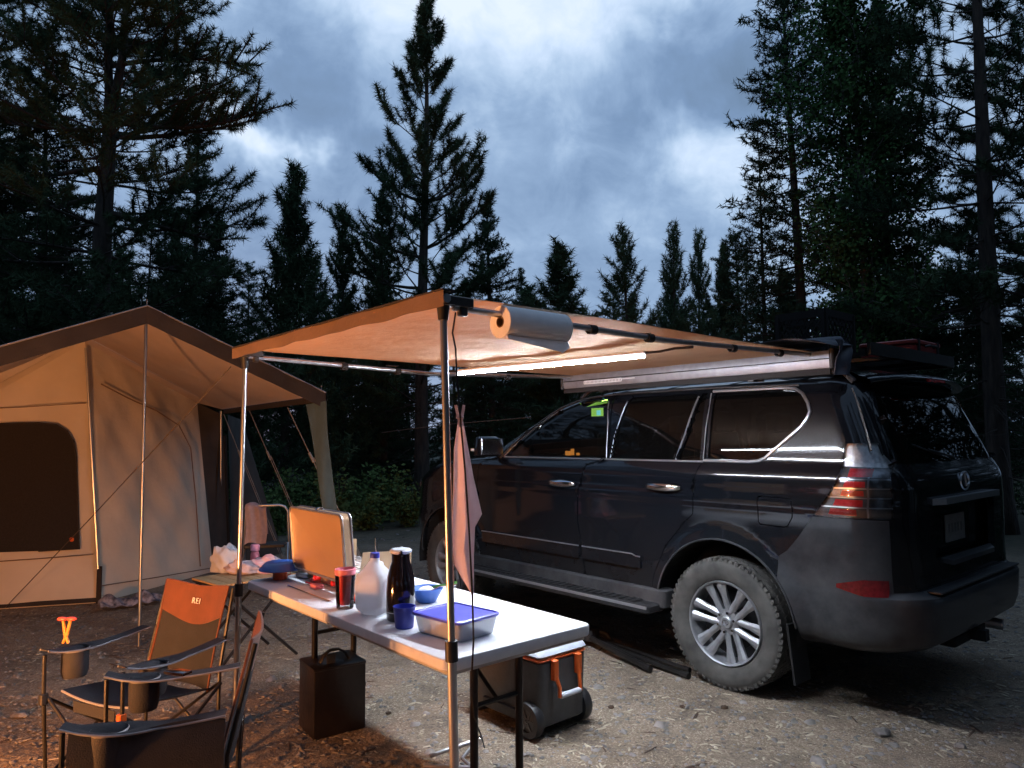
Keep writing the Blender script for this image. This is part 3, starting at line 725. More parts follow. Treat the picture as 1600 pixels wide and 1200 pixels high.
for i, (u, Y, s, lb) in enumerate([(404, 12.2, 1.0, 'low green shrub seen behind the folding chair'), (432, 11.4, .8, 'small green shrub just right of the folding chair'), (462, 13, 1.2, 'green shrub seen between the two pale guy ropes'), (530, 12.6, 1.1, 'green shrub right of the grey tent flap'),
        (572, 12.0, .9, 'low shrub behind the jug and carafe'), (604, 13.2, 1.25, 'leafy shrub left of the car nose'), (640, 12.4, .9, 'shrub at the front corner of the car'), (495, 14, 1.0, 'shrub half hidden by the grey tent flap')]):
    t = thing('shrub', lb, 'shrub', ((u - 800) / F * Y, Y, 0), i * 1.3); t.scale = (s, s, s)
    for nm, me in zip(('stem', 'foliage'), SH[i % 3]):
        o = bpy.data.objects.new(nm, me); col.objects.link(o); o.parent = t
# scrub and forest-floor growth further back
def undergrowth():
    g = np.random.default_rng(12); n = 22000
    Y = 12.5 + g.random(n) ** .8 * 22; X = (g.random(n) * 2 - 1) * (Y * .95 + 1)
    cl = np.sin(X * 1.1 + 2) * np.sin(Y * 1.3) + np.sin(X * 2.7 + Y); keep = cl > -.4; X, Y = X[keep], Y[keep]; n = len(X)
    C = np.stack([X, Y, g.random(n) ** 1.7 * .35], -1)
    a = g.normal(size=(n, 3)); a[:, 2] = np.abs(a[:, 2]) + .5; a /= np.linalg.norm(a, axis=1)[:, None]; b_ = np.cross(a, g.normal(size=(n, 3))); b_ /= np.linalg.norm(b_, axis=1)[:, None]
    s = .05 * (.6 + .8 * g.random((n, 1)))
    V = np.stack([C + a * s, C + b_ * s * .4, C - a * s, C - b_ * s * .4], 1).reshape(-1, 3)
    o = bpy.data.objects.new('undergrowth', bigmesh('undergrowth', V, np.arange(len(V)).reshape(-1, 4), M['shrubleaf'])); col.objects.link(o)
    o['kind'] = 'stuff'; o['label'] = 'low green undergrowth on the forest floor'; o['category'] = 'undergrowth'
undergrowth()

# ================================================================ CAR
CA = R(40.5)
CARLOC = (1.95, 4.98, 0.0)
car = thing('parked_car', 'dusty black off-road car with side awning, seen from its rear left', 'car', CARLOC, R(90) + CA)
LV = [  # z, half width, rear x, front x, rear corner radius, front corner radius
 (.375, .84, -.94, 3.50, .22, .45), (.395, .875, -1.02, 3.58, .28, .5), (.43, .905, -1.075, 3.64, .30, .55), (.50, .925, -1.10, 3.68, .32, .58), (.60, .93, -1.11, 3.70, .33, .6),
 (.655, .932, -1.112, 3.70, .33, .6), (.672, .932, -1.105, 3.70, .33, .6), (.682, .931, -1.06, 3.70, .30, .6), (.70, .93, -1.035, 3.70, .28, .6), (.80, .932, -1.03, 3.70, .27, .6), (.95, .938, -1.03, 3.69, .26, .6),
 (1.09, .942, -1.03, 3.66, .26, .6), (1.12, .948, -1.03, 3.64, .26, .6), (1.15, .942, -1.03, 3.60, .26, .6), (1.18, .939, -1.03, 3.55, .26, .6), (1.23, .942, -1.027, 3.42, .25, .55), (1.26, .940, -1.022, 3.30, .25, .5),
 (1.29, .932, -1.012, 3.10, .24, .45), (1.315, .918, -1.0, 2.82, .23, .42), (1.33, .905, -.992, 2.60, .22, .40), (1.345, .893, -.985, 2.50, .22, .38), (1.36, .888, -.978, 2.45, .22, .38), (1.42, .878, -.955, 2.34, .22, .38), (1.50, .862, -.925, 2.18, .22, .38),
 (1.58, .846, -.892, 2.02, .22, .36), (1.65, .830, -.860, 1.87, .21, .36), (1.70, .815, -.838, 1.76, .20, .34), (1.74, .799, -.818, 1.64, .19, .32), (1.775, .780, -.800, 1.52, .19, .30), (1.80, .760, -.786, 1.40, .19, .28), (1.825, .725, -.765, 1.24, .18, .26), (1.845, .67, -.735, 1.05, .18, .24),
 (1.86, .58, -.68, .85, .18, .22), (1.872, .42, -.56, .66, .15, .2), (1.88, .18, -.2, .4, .1, .1)]
LVa = np.array(LV)
def lvl(z): return [float(np.interp(z, LVa[:, 0], LVa[:, k])) for k in range(1, 6)]
def bow(x): return 1 - .010 * ((x - 1.2) / 2) ** 2
def flare(x, z):
    r = 0
    for wx in (0.0, 2.79):
        d = math.hypot(x - wx, z - .40); r += .022 * math.exp(-((d - .47) / .055) ** 2)
    return r if z < 1.0 else r
def side_y(x, z):
    W, xr, xf, rr, rf = lvl(z)
    y = W * bow(x) + flare(x, z)
    if x < xr + rr: t = (xr + rr - x) / rr; y -= rr * (1 - math.sqrt(max(0, 1 - t * t)))
    if x > xf - rf: t = (x - xf + rf) / rf; y -= rf * (1 - math.sqrt(max(0, 1 - t * t)))
    return y
def rear_x(y, z):
    W, xr, xf, rr, rf = lvl(z); a = abs(y); x = xr + .018 * (y / W) ** 2
    if a > W - rr: t = (a - W + rr) / rr; x += rr * (1 - math.sqrt(max(0, 1 - t * t)))
    return x
NS, NA, NR, NF_ = 110, 12, 26, 14
def ringpts(z):
    W, xr, xf, rr, rf = lvl(z); P = []
    xa, xb = xf - rf, xr + rr
    left = []
    for i in range(NS): x = xa + (xb - xa) * i / NS; left.append((x, W * bow(x) + flare(x, z)))
    yb = W * bow(xb) + flare(xb, z)
    for i in range(NA):
        a = math.pi / 2 * i / NA; left.append((xb - rr * math.sin(a), yb - rr * (1 - math.cos(a))))
    h = yb - rr
    back = [(xr + .018 * (((1 - 2 * i / NR) * h) / W) ** 2 - .018 * (h / W) ** 2, h * (1 - 2 * i / NR)) for i in range(NR)]
    right = [(x, -y) for x, y in reversed(left)]
    right = [(xr, -h)] + right
    ya = W * bow(xa) + flare(xa, z)
    fa = []
    for i in range(1, NA):
        a = math.pi / 2 * i / NA; fa.append((xa + rf * math.sin(a), ya - rf * (1 - math.cos(a))))
    hf = ya - rf
    front = [(xf + .03 * (1 - (1 - 2 * i / NF_) ** 2), -hf * (1 - 2 * i / NF_)) for i in range(NF_)]
    P = left + back + right + [(x, -y) for x, y in fa] + front + [(xf, hf)] + list(reversed(fa))
    return [(x, y, z) for x, y in P]
zs = []
for i in range(len(LV) - 1):
    z0, z1 = LV[i][0], LV[i + 1][0]; n = max(1, int(round((z1 - z0) / .03)))
    zs += [z0 + (z1 - z0) * k / n for k in range(n)]
zs.append(LV[-1][0])
bm = bmesh.new(); rings = []
for z in zs: rings.append([bm.verts.new(p) for p in ringpts(z)])
for i in range(len(rings) - 1):
    n = len(rings[i])
    for k in range(n): bm.faces.new((rings[i][k], rings[i][(k + 1) % n], rings[i + 1][(k + 1) % n], rings[i + 1][k]))
bm.faces.new(rings[-1])
bmesh.ops.recalc_face_normals(bm, faces=bm.faces); bm.normal_update()
if sum(f.normal.z for f in bm.faces if f.calc_center_median().z > 1.86) < 0:
    bmesh.ops.reverse_faces(bm, faces=bm.faces)
def cutpoly(bm, poly, pred, ax=(0, 2)):
    a, b = ax; n = len(poly)
    for i in range(n):
        p, q = poly[i], poly[(i + 1) % n]; m = .004
        lo = (min(p[0], q[0]) - m, min(p[1], q[1]) - m); hi = (max(p[0], q[0]) + m, max(p[1], q[1]) + m)
        fs = []
        for f in bm.faces:
            if not pred(f): continue
            A = [v.co[a] for v in f.verts]; Bz = [v.co[b] for v in f.verts]
            if max(A) < lo[0] or min(A) > hi[0] or max(Bz) < lo[1] or min(Bz) > hi[1]: continue
            fs.append(f)
        if not fs: continue
        d = (q[0] - p[0], q[1] - p[1]); no = [0, 0, 0]; no[a] = -d[1]; no[b] = d[0]
        co = [0, 0, 0]; co[a] = p[0]; co[b] = p[1]
        g = set(fs)
        for f in fs: g.update(f.edges); g.update(f.verts)
        bmesh.ops.bisect_plane(bm, geom=list(g), dist=1e-5, plane_co=co, plane_no=no)
    def inside(x, y):
        c = False; j = n - 1
        for i in range(n):
            xi, yi = poly[i]; xj, yj = poly[j]
            if (yi > y) != (yj > y) and x < (xj - xi) * (y - yi) / (yj - yi) + xi: c = not c
            j = i
        return c
    bm.normal_update()
    return [f for f in bm.faces if pred(f) and inside(f.calc_center_median()[a], f.calc_center_median()[b])]
def take(bm, faces, keep=False):
    nb = bmesh.new(); mp = {}
    for f in faces:
        vs = []
        for v in f.verts:
            if v not in mp: mp[v] = nb.verts.new(v.co)
            vs.append(mp[v])
        nb.faces.new(vs)
    if not keep: bmesh.ops.delete(bm, geom=faces, context='FACES')
    nb.normal_update(); return nb
def hem(b, depth=.022):
    b.normal_update(); es = [e for e in b.edges if len(e.link_faces) == 1]
    nm = {v: v.normal.copy() for e in es for v in e.verts}
    r = bmesh.ops.extrude_edge_only(b, edges=es)
    nv = [x for x in r['geom'] if isinstance(x, bmesh.types.BMVert)]
    old = {tuple(round(c, 6) for c in v.co): n for v, n in nm.items()}
    for v in nv:
        n = old.get(tuple(round(c, 6) for c in v.co)); 
        if n is not None: v.co -= n * depth
def shrink(b, t=.0055):
    r = bmesh.ops.inset_region(b, faces=list(b.faces), thickness=t, use_boundary=True, use_even_offset=False)
    bmesh.ops.delete(b, geom=r['faces'], context='FACES')
def push(b, d):
    b.normal_update(); ns = [(v, v.normal.copy()) for v in b.verts]
    for v, n in ns: v.co -= n * d
def arc_poly(cx_, cz, r, a0, a1, n): return [(cx_ + r * math.cos(R(a0 + (a1 - a0) * i / n)), cz + r * math.sin(R(a0 + (a1 - a0) * i / n))) for i in range(n + 1)]
SIDE = lambda f: f.calc_center_median().y > .35 and abs(f.normal.y) > .25
SIDER = lambda f: f.calc_center_median().y < -.35 and abs(f.normal.y) > .25
parts_ = []
for pred, sgn in ((SIDE, 1), (SIDER, -1)):
    # wheel arches
    for wx in (0.0, 2.79):
        ap = [(wx + .475, .30)] + arc_poly(wx, .415, .475, 0, 180, 26) + [(wx - .475, .30)]
        pl = (lambda p_: (lambda f: p_(f) and f.calc_center_median().z < .95))(pred)
        fs = cutpoly(bm, ap, pl); bmesh.ops.delete(bm, geom=fs, context='FACES')
    win = {
     'front_door_window': [(2.02, 1.352), (1.86, 1.475), (1.62, 1.63), (1.46, 1.705), (1.28, 1.755), (1.02, 1.775), (.975, 1.70), (.945, 1.352)],
     'rear_door_window': [(.885, 1.352), (.87, 1.50), (.80, 1.755), (.77, 1.778), (.245, 1.780), (.23, 1.75), (.30, 1.50), (.352, 1.352)],
     'rear_door_fixed_pane': [(.318, 1.352), (.262, 1.50), (.20, 1.74), (.192, 1.778), (.165, 1.778), (.16, 1.352)],
     'quarter_window': [(.098, 1.365), (.098, 1.775), (-.35, 1.772), (-.43, 1.762), (-.475, 1.735), (-.515, 1.68), (-.53, 1.635), (-.52, 1.60), (-.49, 1.565), (-.28, 1.385), (-.24, 1.367), (-.18, 1.362)]}
    for nm, poly in win.items():
        fs = cutpoly(bm, poly, pred); wb = take(bm, fs); push(wb, .010); parts_.append((nm, wb, 'glass'))
    if sgn == 1:
        fd = [(2.36, .50), (2.40, .80), (2.36, 1.25), (2.33, 1.30), (2.14, 1.335), (1.93, 1.475), (1.66, 1.65), (1.47, 1.742), (1.28, 1.79), (.955, 1.808), (.925, 1.50), (.925, 1.352), (1.10, 1.30), (1.17, 1.10), (1.185, .90), (1.15, .70), (1.12, .50)]
        fs = cutpoly(bm, fd, pred); d = take(bm, fs); shrink(d); hem(d); parts_.append(('front_door', d, 'paint'))
        rd = [(1.12, .50), (1.15, .70), (1.185, .90), (1.17, 1.10), (1.10, 1.30), (.925, 1.352), (.925, 1.50), (.955, 1.808), (.13, 1.812), (.125, 1.352), (.16, 1.25), (.18, 1.02), (.25, .96), (.40, .80), (.50, .60), (.52, .50)]
        fs = cutpoly(bm, rd, pred); d = take(bm, fs); shrink(d); hem(d); parts_.append(('rear_door', d, 'paint'))
        fp = [(-.262, 1.150), (-.275, 1.158), (-.45, 1.158), (-.472, 1.145), (-.478, 1.10), (-.474, 1.05), (-.445, 1.0), (-.42, .99), (-.275, .995), (-.262, 1.01)]
        fs = cutpoly(bm, fp, pred); d = take(bm, fs); shrink(d, .006); hem(d, .015); parts_.append(('fuel_door', d, 'paint'))
    # tail lamp wrapping the corner
    TLP = (lambda s: (lambda f: f.calc_center_median().y * s > .45 and f.calc_center_median().x < -.5))(sgn)
    tl = [(-.592, 1.072), (-.66, 1.165), (-.715, 1.245), (-.738, 1.31), (-.742, 1.44), (-.752, 1.458), (-.888, 1.462), (-.915, 1.40), (-.955, 1.345), (-.972, 1.20), (-.968, 1.072)]
    fs = cutpoly(bm, tl, TLP); h = take(bm, fs)
    ln_ = h.copy(); hem(ln_, .02)
    push(h, .018)
    cl = cutpoly(h, [(-.60, 1.345), (-.60, 1.50), (-1.1, 1.50), (-1.1, 1.325)], lambda f: True)
    for f in cl: f.material_index = 1
    for (x0, x1, za, zb, sk) in ((-.775, -.885, 1.285, 1.328, 0), (-.752, -.858, 1.232, 1.262, .01), (-.735, -.850, 1.186, 1.214, .012), (-.695, -.845, 1.132, 1.166, .014), (-.668, -.815, 1.084, 1.116, .014)):
        rs_ = cutpoly(h, [(x0, za), (x0 - sk, zb), (x1, zb), (x1, za)], lambda f: True)
        for f in rs_: f.material_index = 2
    for za in (1.060, 1.123, 1.173, 1.222, 1.270, 1.338):
        for f in cutpoly(h, [(-.55, za), (-.55, za + .006), (-1.1, za + .006), (-1.1, za)], lambda f: f.material_index == 0): f.material_index = 3
    for f in cutpoly(h, [(-.862, 1.075), (-.870, 1.33), (-.878, 1.33), (-.870, 1.075)], lambda f: f.material_index == 0): f.material_index = 3
    parts_.append(('tail_lamp', h, ['lamphouse', 'lampclear', 'redlens', 'trim'], ln_))
    # bumper corner and side
    bs = [(-.40, .33), (-.37, .60), (-.378, .828), (-.43, .865), (-.50, .945), (-.588, 1.066), (-.8, 1.0665), (-1.3, 1.0665), (-1.3, .33)]
    BP = (lambda s: (lambda f: f.calc_center_median().y * s > .45 and f.calc_center_median().x < -.3 and f.normal.x > -.72))(sgn)
    fs = cutpoly(bm, bs, BP)
    if sgn == 1: bumpfs_l = take(bm, fs)
    else: bumpfs_r = take(bm, fs)
RE = lambda f: f.calc_center_median().x < -.60 and f.normal.x < -.30
fs = cutpoly(bm, [(-.775, 1.352), (.775, 1.352), (.70, 1.60), (.625, 1.745), (-.625, 1.745), (-.70, 1.60)], RE, (1, 2))
g_ = take(bm, fs); push(g_, .006); parts_.append(('rear_window', g_, 'glass'))
fs = cutpoly(bm, [(-1.0, .33), (1.0, .33), (1.0, .700), (-1.0, .700)], lambda f: f.calc_center_median().x < -.72 and f.calc_center_median().z < .9, (1, 2))
bl = take(bm, fs)
# plate recess in the tailgate
fs = cutpoly(bm, [(-.47, .835), (.47, .835), (.50, 1.125), (-.50, 1.125)], RE, (1, 2)); bmesh.ops.delete(bm, geom=fs, context='FACES')
fs = cutpoly(bm, [(-.73, .712), (.73, .712), (.80, 1.06), (.81, 1.33), (.73, 1.60), (.66, 1.765), (-.66, 1.765), (-.73, 1.60), (-.81, 1.33), (-.80, 1.06)], RE, (1, 2))
tg = take(bm, fs); shrink(tg, .003); hem(tg, .035); parts_.append(('tailgate', tg, 'paint'))
hem(bm, .03)
frombm('body', bm, M['paint'], car)
for it in parts_:
    nm, b_, mt = it[0], it[1], it[2]
    if nm == 'tail_lamp':
        o = frombm(nm, b_, [M[k] for k in mt], car, True, 25, 'wraparound clear and red tail lamp'); frombm('lens', it[3], M['lens'], o)
    elif mt == 'glass': frombm(nm, b_, M['glass'], car)
    else: frombm(nm, b_, M[mt], car)
mg = bmesh.new()
for b_ in (bumpfs_l, bumpfs_r, bl):
    t_ = bpy.data.meshes.new('t'); b_.to_mesh(t_); mg.from_mesh(t_); bpy.data.meshes.remove(t_)
bmesh.ops.remove_doubles(mg, verts=mg.verts, dist=.0006); bmesh.ops.recalc_face_normals(mg, faces=mg.faces); mg.normal_update()
hem(mg, .02)
bumper = frombm('rear_bumper', mg, M['bumperpaint'], car, True, 35)

# inner shell: floor, wheel wells, cabin
b = B(); b.box((1.3, 0, .40), (4.3, 1.45, .03)); b.box((1.40, 0, .72), (1.85, 1.70, .66)); b.box((3.2, 0, .8), (.3, 1.3, .7))
for wx in (0, 2.79):
    for s in (1, -1):
        prof = arc_poly(wx, .415, .478, -8, 188, 20)
        n = len(prof); b.add([(x, s * .94, z) for x, z in prof] + [(x, s * .60, z) for x, z in prof], [(i, i + 1, n + i + 1, n + i) for i in range(n - 1)])
        b.add([(wx, s * .60, .42)] + [(x, s * .60, z) for x, z in prof], [(0, i + 1, i + 2) for i in range(n - 1)])
make('underbody', b, M['dark'], car, False)
b = B(); b.box((.2, 0, 1.06), (2.2, 1.62, .04)); b.box((1.95, 0, 1.22), (.45, 1.5, .20), bev=.06); b.box((-.45, 0, 1.06), (.9, 1.60, .05)); make('cabin_lining', b, M['dark'], car)
for x in (1.25, .35):
    for y in (.40, -.40):
        b = B(); b.box((x, y, 1.28), (.16, .48, .52), bev=.05, top=(.8, .8)); b.box((x - .02, y, 1.60), (.10, .26, .15), bev=.04); b.box((x + .22, y, 1.08), (.5, .5, .12), bev=.04)
        make('seat', b, M['seatleather'], car)
# emissive panel, lines and blocks put in for bright spots in the front door glass
b = B(); b.box((1.19, .70, 1.690), (.105, .012, .062), rot=R(5)); dsp = make('cabin_display', b, M['display'], car, False, label='small lime green lit display seen through the front side window')
b = B(); b.box((1.17, .708, 1.685), (.035, .006, .038), rot=R(5)); make('icon', b, M['display2'], dsp, False)
b = B()
for k in range(5): b.tube([(1.30 - k * .02, .70, 1.735 + k * .006), (1.10, .70, 1.755 + k * .006), (.985, .70, 1.757 + k * .008)], .0016, 5)
make('display_glow_lines', b, M['display'], dsp)
b = B(); b.box((1.55, .66, 1.375), (.045, .02, .035)); b.box((1.50, .66, 1.385), (.02, .02, .05)); b.box((1.44, .66, 1.37), (.02, .02, .02)); make('amber_gauge', b, M['amber'], car, False)  # glowing blocks stand in for an amber reflection in the glass

# trim: chrome belt lines, window surrounds
def on_side(pts, off=.004, s=1): return [(x, s * (side_y(x, z) + off), z) for x, z in pts]
def dense(pts, st=.04):
    o = []
    for i in range(len(pts) - 1):
        p, q = Vector(pts[i]), Vector(pts[i + 1]); n = max(1, int((q - p).length / st)); o += [tuple(p + (q - p) * k / n) for k in range(n)]
    return o + [tuple(pts[-1])]
b = B(); b.tube(on_side(dense([(2.06, 1.344), (.13, 1.346)])), .0065, 6); make('belt_trim', b, M['trim'], car)
b = B(); b.tube(on_side(dense([(.125, 1.352), (-.19, 1.352), (-.25, 1.358), (-.29, 1.374), (-.50, 1.555), (-.53, 1.60), (-.543, 1.638), (-.525, 1.69), (-.485, 1.745), (-.435, 1.775), (-.35, 1.784), (.12, 1.788)], .03), .003), .0095, 6); make('quarter_window_trim', b, M['trim'], car)
b = B(); b.tube(on_side(dense([(2.10, 1.335), (1.93, 1.475), (1.66, 1.65), (1.47, 1.742), (1.28, 1.79), (.95, 1.812), (.13, 1.812), (-.45, 1.795)]), .008), .008, 6); make('drip_rail', b, M['blackplastic'], car)
for pts_, r_ in (([(2.06, 1.352), (1.88, 1.488), (1.63, 1.643), (1.46, 1.72)], .004), ([(.932, 1.352), (.955, 1.60), (.99, 1.76)], .004), ([(.895, 1.352), (.88, 1.50), (.81, 1.755)], .004), ([(.335, 1.352), (.28, 1.52), (.215, 1.76)], .006)):
    b = B(); b.tube(on_side(dense(pts_), .004), r_, 6); make('window_pillar_trim', b, M['trim'], car)
b = B(); b.tube(on_side([(.128, 1.36), (.128, 1.55), (.128, 1.775)], .004), .012, 6, sq=(.3, 1)); make('pillar_strip', b, M['silver'], car)
# door handles
for hx_, hz in ((1.33, 1.155), (.40, 1.172)):
    y = side_y(hx_, hz)
    b = B(); b.ball((hx_ + .01, y - .004, hz - .004), (.105, .006, .040), 20, 8); cup = make('handle_cup', b, M['blackplastic'], car)
    b = B(); n = 14; pts = [(hx_ + .135 - .27 * i / n, y + .012 + .028 * math.sin(math.pi * i / n) ** .5, hz + .006) for i in range(n + 1)]
    b.tube(pts, [.012 + .012 * math.sin(math.pi * i / n) ** .6 for i in range(n + 1)], 10, sq=(1, .5)); make('handle', b, M['chrome'], car)
# side moulding
def strip_on_side(poly_top, poly_bot, off, th, name, m, lab=None):
    b = B(); n = len(poly_top)
    o1 = [Vector((x, side_y(x, z) + off + th, z)) for x, z in poly_top]; o2 = [Vector((x, side_y(x, z) + off + th * 1.1, z)) for x, z in poly_bot]
    i1 = [Vector((x, side_y(x, z) - .01, z + .006)) for x, z in poly_top]; i2 = [Vector((x, side_y(x, z) - .01, z - .004)) for x, z in poly_bot]
    vs = i1 + o1 + o2 + i2; fs = []
    for r in range(3):
        for i in range(n - 1): fs.append((r * n + i, r * n + i + 1, (r + 1) * n + i + 1, (r + 1) * n + i))
    fs.append((0, n, 2 * n, 3 * n)); fs.append((n - 1, 2 * n - 1, 3 * n - 1, 4 * n - 1)); b.add(vs, fs)
    return make(name, b, m, car, ang=30, label=lab)
for x0, x1 in ((2.30, 1.165), (1.13, .60)):
    xs = np.linspace(x0, x1, 16); tz = [.725 - (.012 if i > 13 and x1 < 1 else 0) for i in range(16)]
    strip_on_side([(x, z) for x, z in zip(xs, tz)], [(x, .635) for x in xs], .002, .016, 'door_moulding', M['paint'])
    b = B(); b.tube([(x, side_y(x, .722) + .02, z - .003) for x, z in zip(xs, tz)], .0045, 6); make('moulding_trim', b, M['trim'], car)
# running board
b = B(); b.box((1.45, .985, .408), (2.02, .19, .055), bev=.03); rb = make('running_board', b, M['blackplastic'], car)
b = B()
for i in range(30):
    b.box((2.36 - i * .061, .995, .4385), (.034, .125, .008))
make('tread_strip', b, M['blackplastic'], rb, False)
b = B(); b.box((1.45, 1.076, .42), (2.0, .010, .018)); make('board_edge_trim', b, M['silver'], rb)
b = B(); b.box((1.45, .90, .46), (2.1, .12, .12), bev=.03); make('sill', b, M['bumperpaint'], car)
# mirror
b = B(); b.box((2.13, 1.02, 1.43), (.13, .23, .165), bev=.05, rot=R(-8), top=(.85, .9)); mr_ = make('door_mirror', b, M['paint'], car)
b = B(); b.box((2.062, 1.015, 1.43), (.01, .19, .13), rot=R(-8)); make('mirror_glass', b, M['chrome'], mr_)
b = B(); b.tube([(2.14, .88, 1.36), (2.14, .96, 1.385)], [.04, .03], 8, sq=(.5, 1)); make('mirror_arm', b, M['blackplastic'], mr_)
b = B(); b.box((2.19, 1.09, 1.405), (.012, .09, .02), rot=R(-20)); make('indicator', b, M['lampclear'], mr_)
# front lamp and grille
b = B(); b.ball((3.31, .72, 1.06), (.20, .14, .08), 16, 10); hl_ = make('headlight', b, M['lamphouse'], car)
b = B(); b.ball((3.33, -.74, 1.07), (.20, .15, .10), 16, 10); make('headlight', b, M['lampclear'], car)
b = B(); b.box((3.70, 0, .85), (.06, .9, .42), bev=.04, top=(1, .8)); gr_ = make('grille', b, M['blackplastic'], car)
b = B()
for i in range(8): b.box((3.735, 0, .68 + i * .048), (.02, .82, .012))
make('grille_bar', b, M['chrome'], gr_)
# arch lips
for wx in (0, 2.79):
    pts = [(x, z) for x, z in arc_poly(wx, .415, .470, 4, 176, 30)]
    b = B(); b.tube([(x, side_y(x, z) + .001, z) for x, z in pts], .007, 6); make('arch_lip', b, M['bumperpaint'], car)
# mud flap
b = B(); b.box((-.435, .85, .30), (.012, .17, .32), rot=Matrix.Rotation(R(6), 3, 'Y')); make('mud_flap', b, M['dark'], car, False)
# spoiler
b = B()
def spf(u, v):
    y = (u * 2 - 1) * .70; k = 1 - abs(u * 2 - 1) ** 2.6
    a = v * 2 * math.pi
    xl = -.62 - .02 * k; xt = -.83 - .085 * k
    x = (xl + xt) / 2 + (xl - xt) / 2 * math.cos(a)
    z = 1.822 + .020 * k + .006 + .042 * math.sin(a) * (1.0 if math.cos(a) > 0 else .75) - (.012 + .022 * (1 - k)) * (1 - math.cos(a)) / 2
    return (x, y, z)
b.grid(spf, 30, 16); sp_ = make('roof_spoiler', b, M['paint'], car, ang=60)
b = B(); b.box((-.913, 0, 1.822), (.012, .26, .014)); make('brake_light', b, M['redlens'], sp_)
# D pillar strip (glass edge garnish)
b = B(); b.tube([(rear_x(y, z) - .004, y, z) for y, z in ((.735, 1.76), (.765, 1.66), (.80, 1.52), (.825, 1.42))], .012, 6, sq=(1, .4)); make('pillar_garnish', b, M['blackplastic'], car)
# tailgate furniture
b = B(); b.box((-.955, 0, .98), (.02, 1.02, .31)); rec = make('plate_recess', b, M['paint'], car)
b = B(); b.prism([(-1.03, -.50, 1.125), (-1.03, .50, 1.125), (-1.085, .44, 1.128), (-1.085, -.44, 1.128)], (0, 0, .034)); b.v = [Vector(v) + Vector((0, 0, .006 * (1 - (v[1] / .5) ** 2))) for v in b.v]
make('chrome_garnish', b, M['trim'], car, ang=20)
b = B(); b.box((-.972, 0, .965), (.008, .31, .155), bev=.004); pl_ = make('licence_plate', b, M['plate'], car)
for k in range(5): b = B(); b.box((-.9765, .10 - k * .048, .965), (.001, .024, .052)); make('character', b, M['platemark'], pl_, False)
b = B(); b.prism([(-1.03, -.40, .838), (-1.03, .40, .838), (-1.07, .34, .822), (-1.07, -.34, .822)], (0, 0, -.025)); make('gate_ledge', b, M['bumperpaint'], car)
b = B(); n = 28
b.tube([(-1.036, .068 * math.cos(2 * math.pi * i / n), 1.235 + .050 * math.sin(2 * math.pi * i / n)) for i in range(n + 1)], .0065, 6, cap=False)
b.tube([(-1.038, .012, 1.283), (-1.038, .004, 1.25), (-1.038, -.012, 1.205)], .008, 6); b.tube([(-1.038, -.010, 1.208), (-1.038, -.058, 1.213)], .007, 6)
em_ = make('emblem', b, M['trim'], car, label='chrome oval emblem with a slanting L')
for y_ in (-.62, .60): b = B(); b.box((rear_x(y_, 1.19) - .003, y_, 1.19), (.004, .10, .015)); make('badge', b, M['silver'], car)
for s in (1, -1):
    pts = [(rear_x(s * y, z), y) for y, z in ((0, 1),)]
    b = B()
    def rf_(u, v, s=s):
        a = u; x = -.70 - .24 * a; z0 = .685 - .0; z = .715 + .006 * a + (v - .5) * (.082 * (.25 + .75 * min(1, a * 1.8)))
        return (x - .0, s * (side_y(x, z) + .006), z)
    b.grid(rf_, 14, 3, .012); make('reflector', b, M['reflector'], bumper)
b = B(); b.box((-1.06, 0, .693), (.10, 1.30, .012), bev=.006); make('bumper_step', b, M['blackplastic'], bumper)
b = B(); b.box((-.98, 0, .36), (.10, .5, .06), bev=.02); b.box((-1.06, 0, .37), (.10, .06, .06)); make('tow_hitch', b, M['dark'], car)
b = B(); b.tube([(-.70, -.55, .33), (-1.02, -.60, .31)], .035, 12); make('exhaust_pipe', b, M['steel'], car)
# rear wiper
b = B(); b.tube([(rear_x(0, 1.37) - .02, .02, 1.37), (rear_x(.3, 1.44) - .025, .34, 1.42)], .007, 6); b.tube([(rear_x(.1, 1.40) - .012, .12, 1.375), (rear_x(.5, 1.44) - .014, .52, 1.45)], .005, 6); make('rear_wiper', b, M['blackplastic'], car)

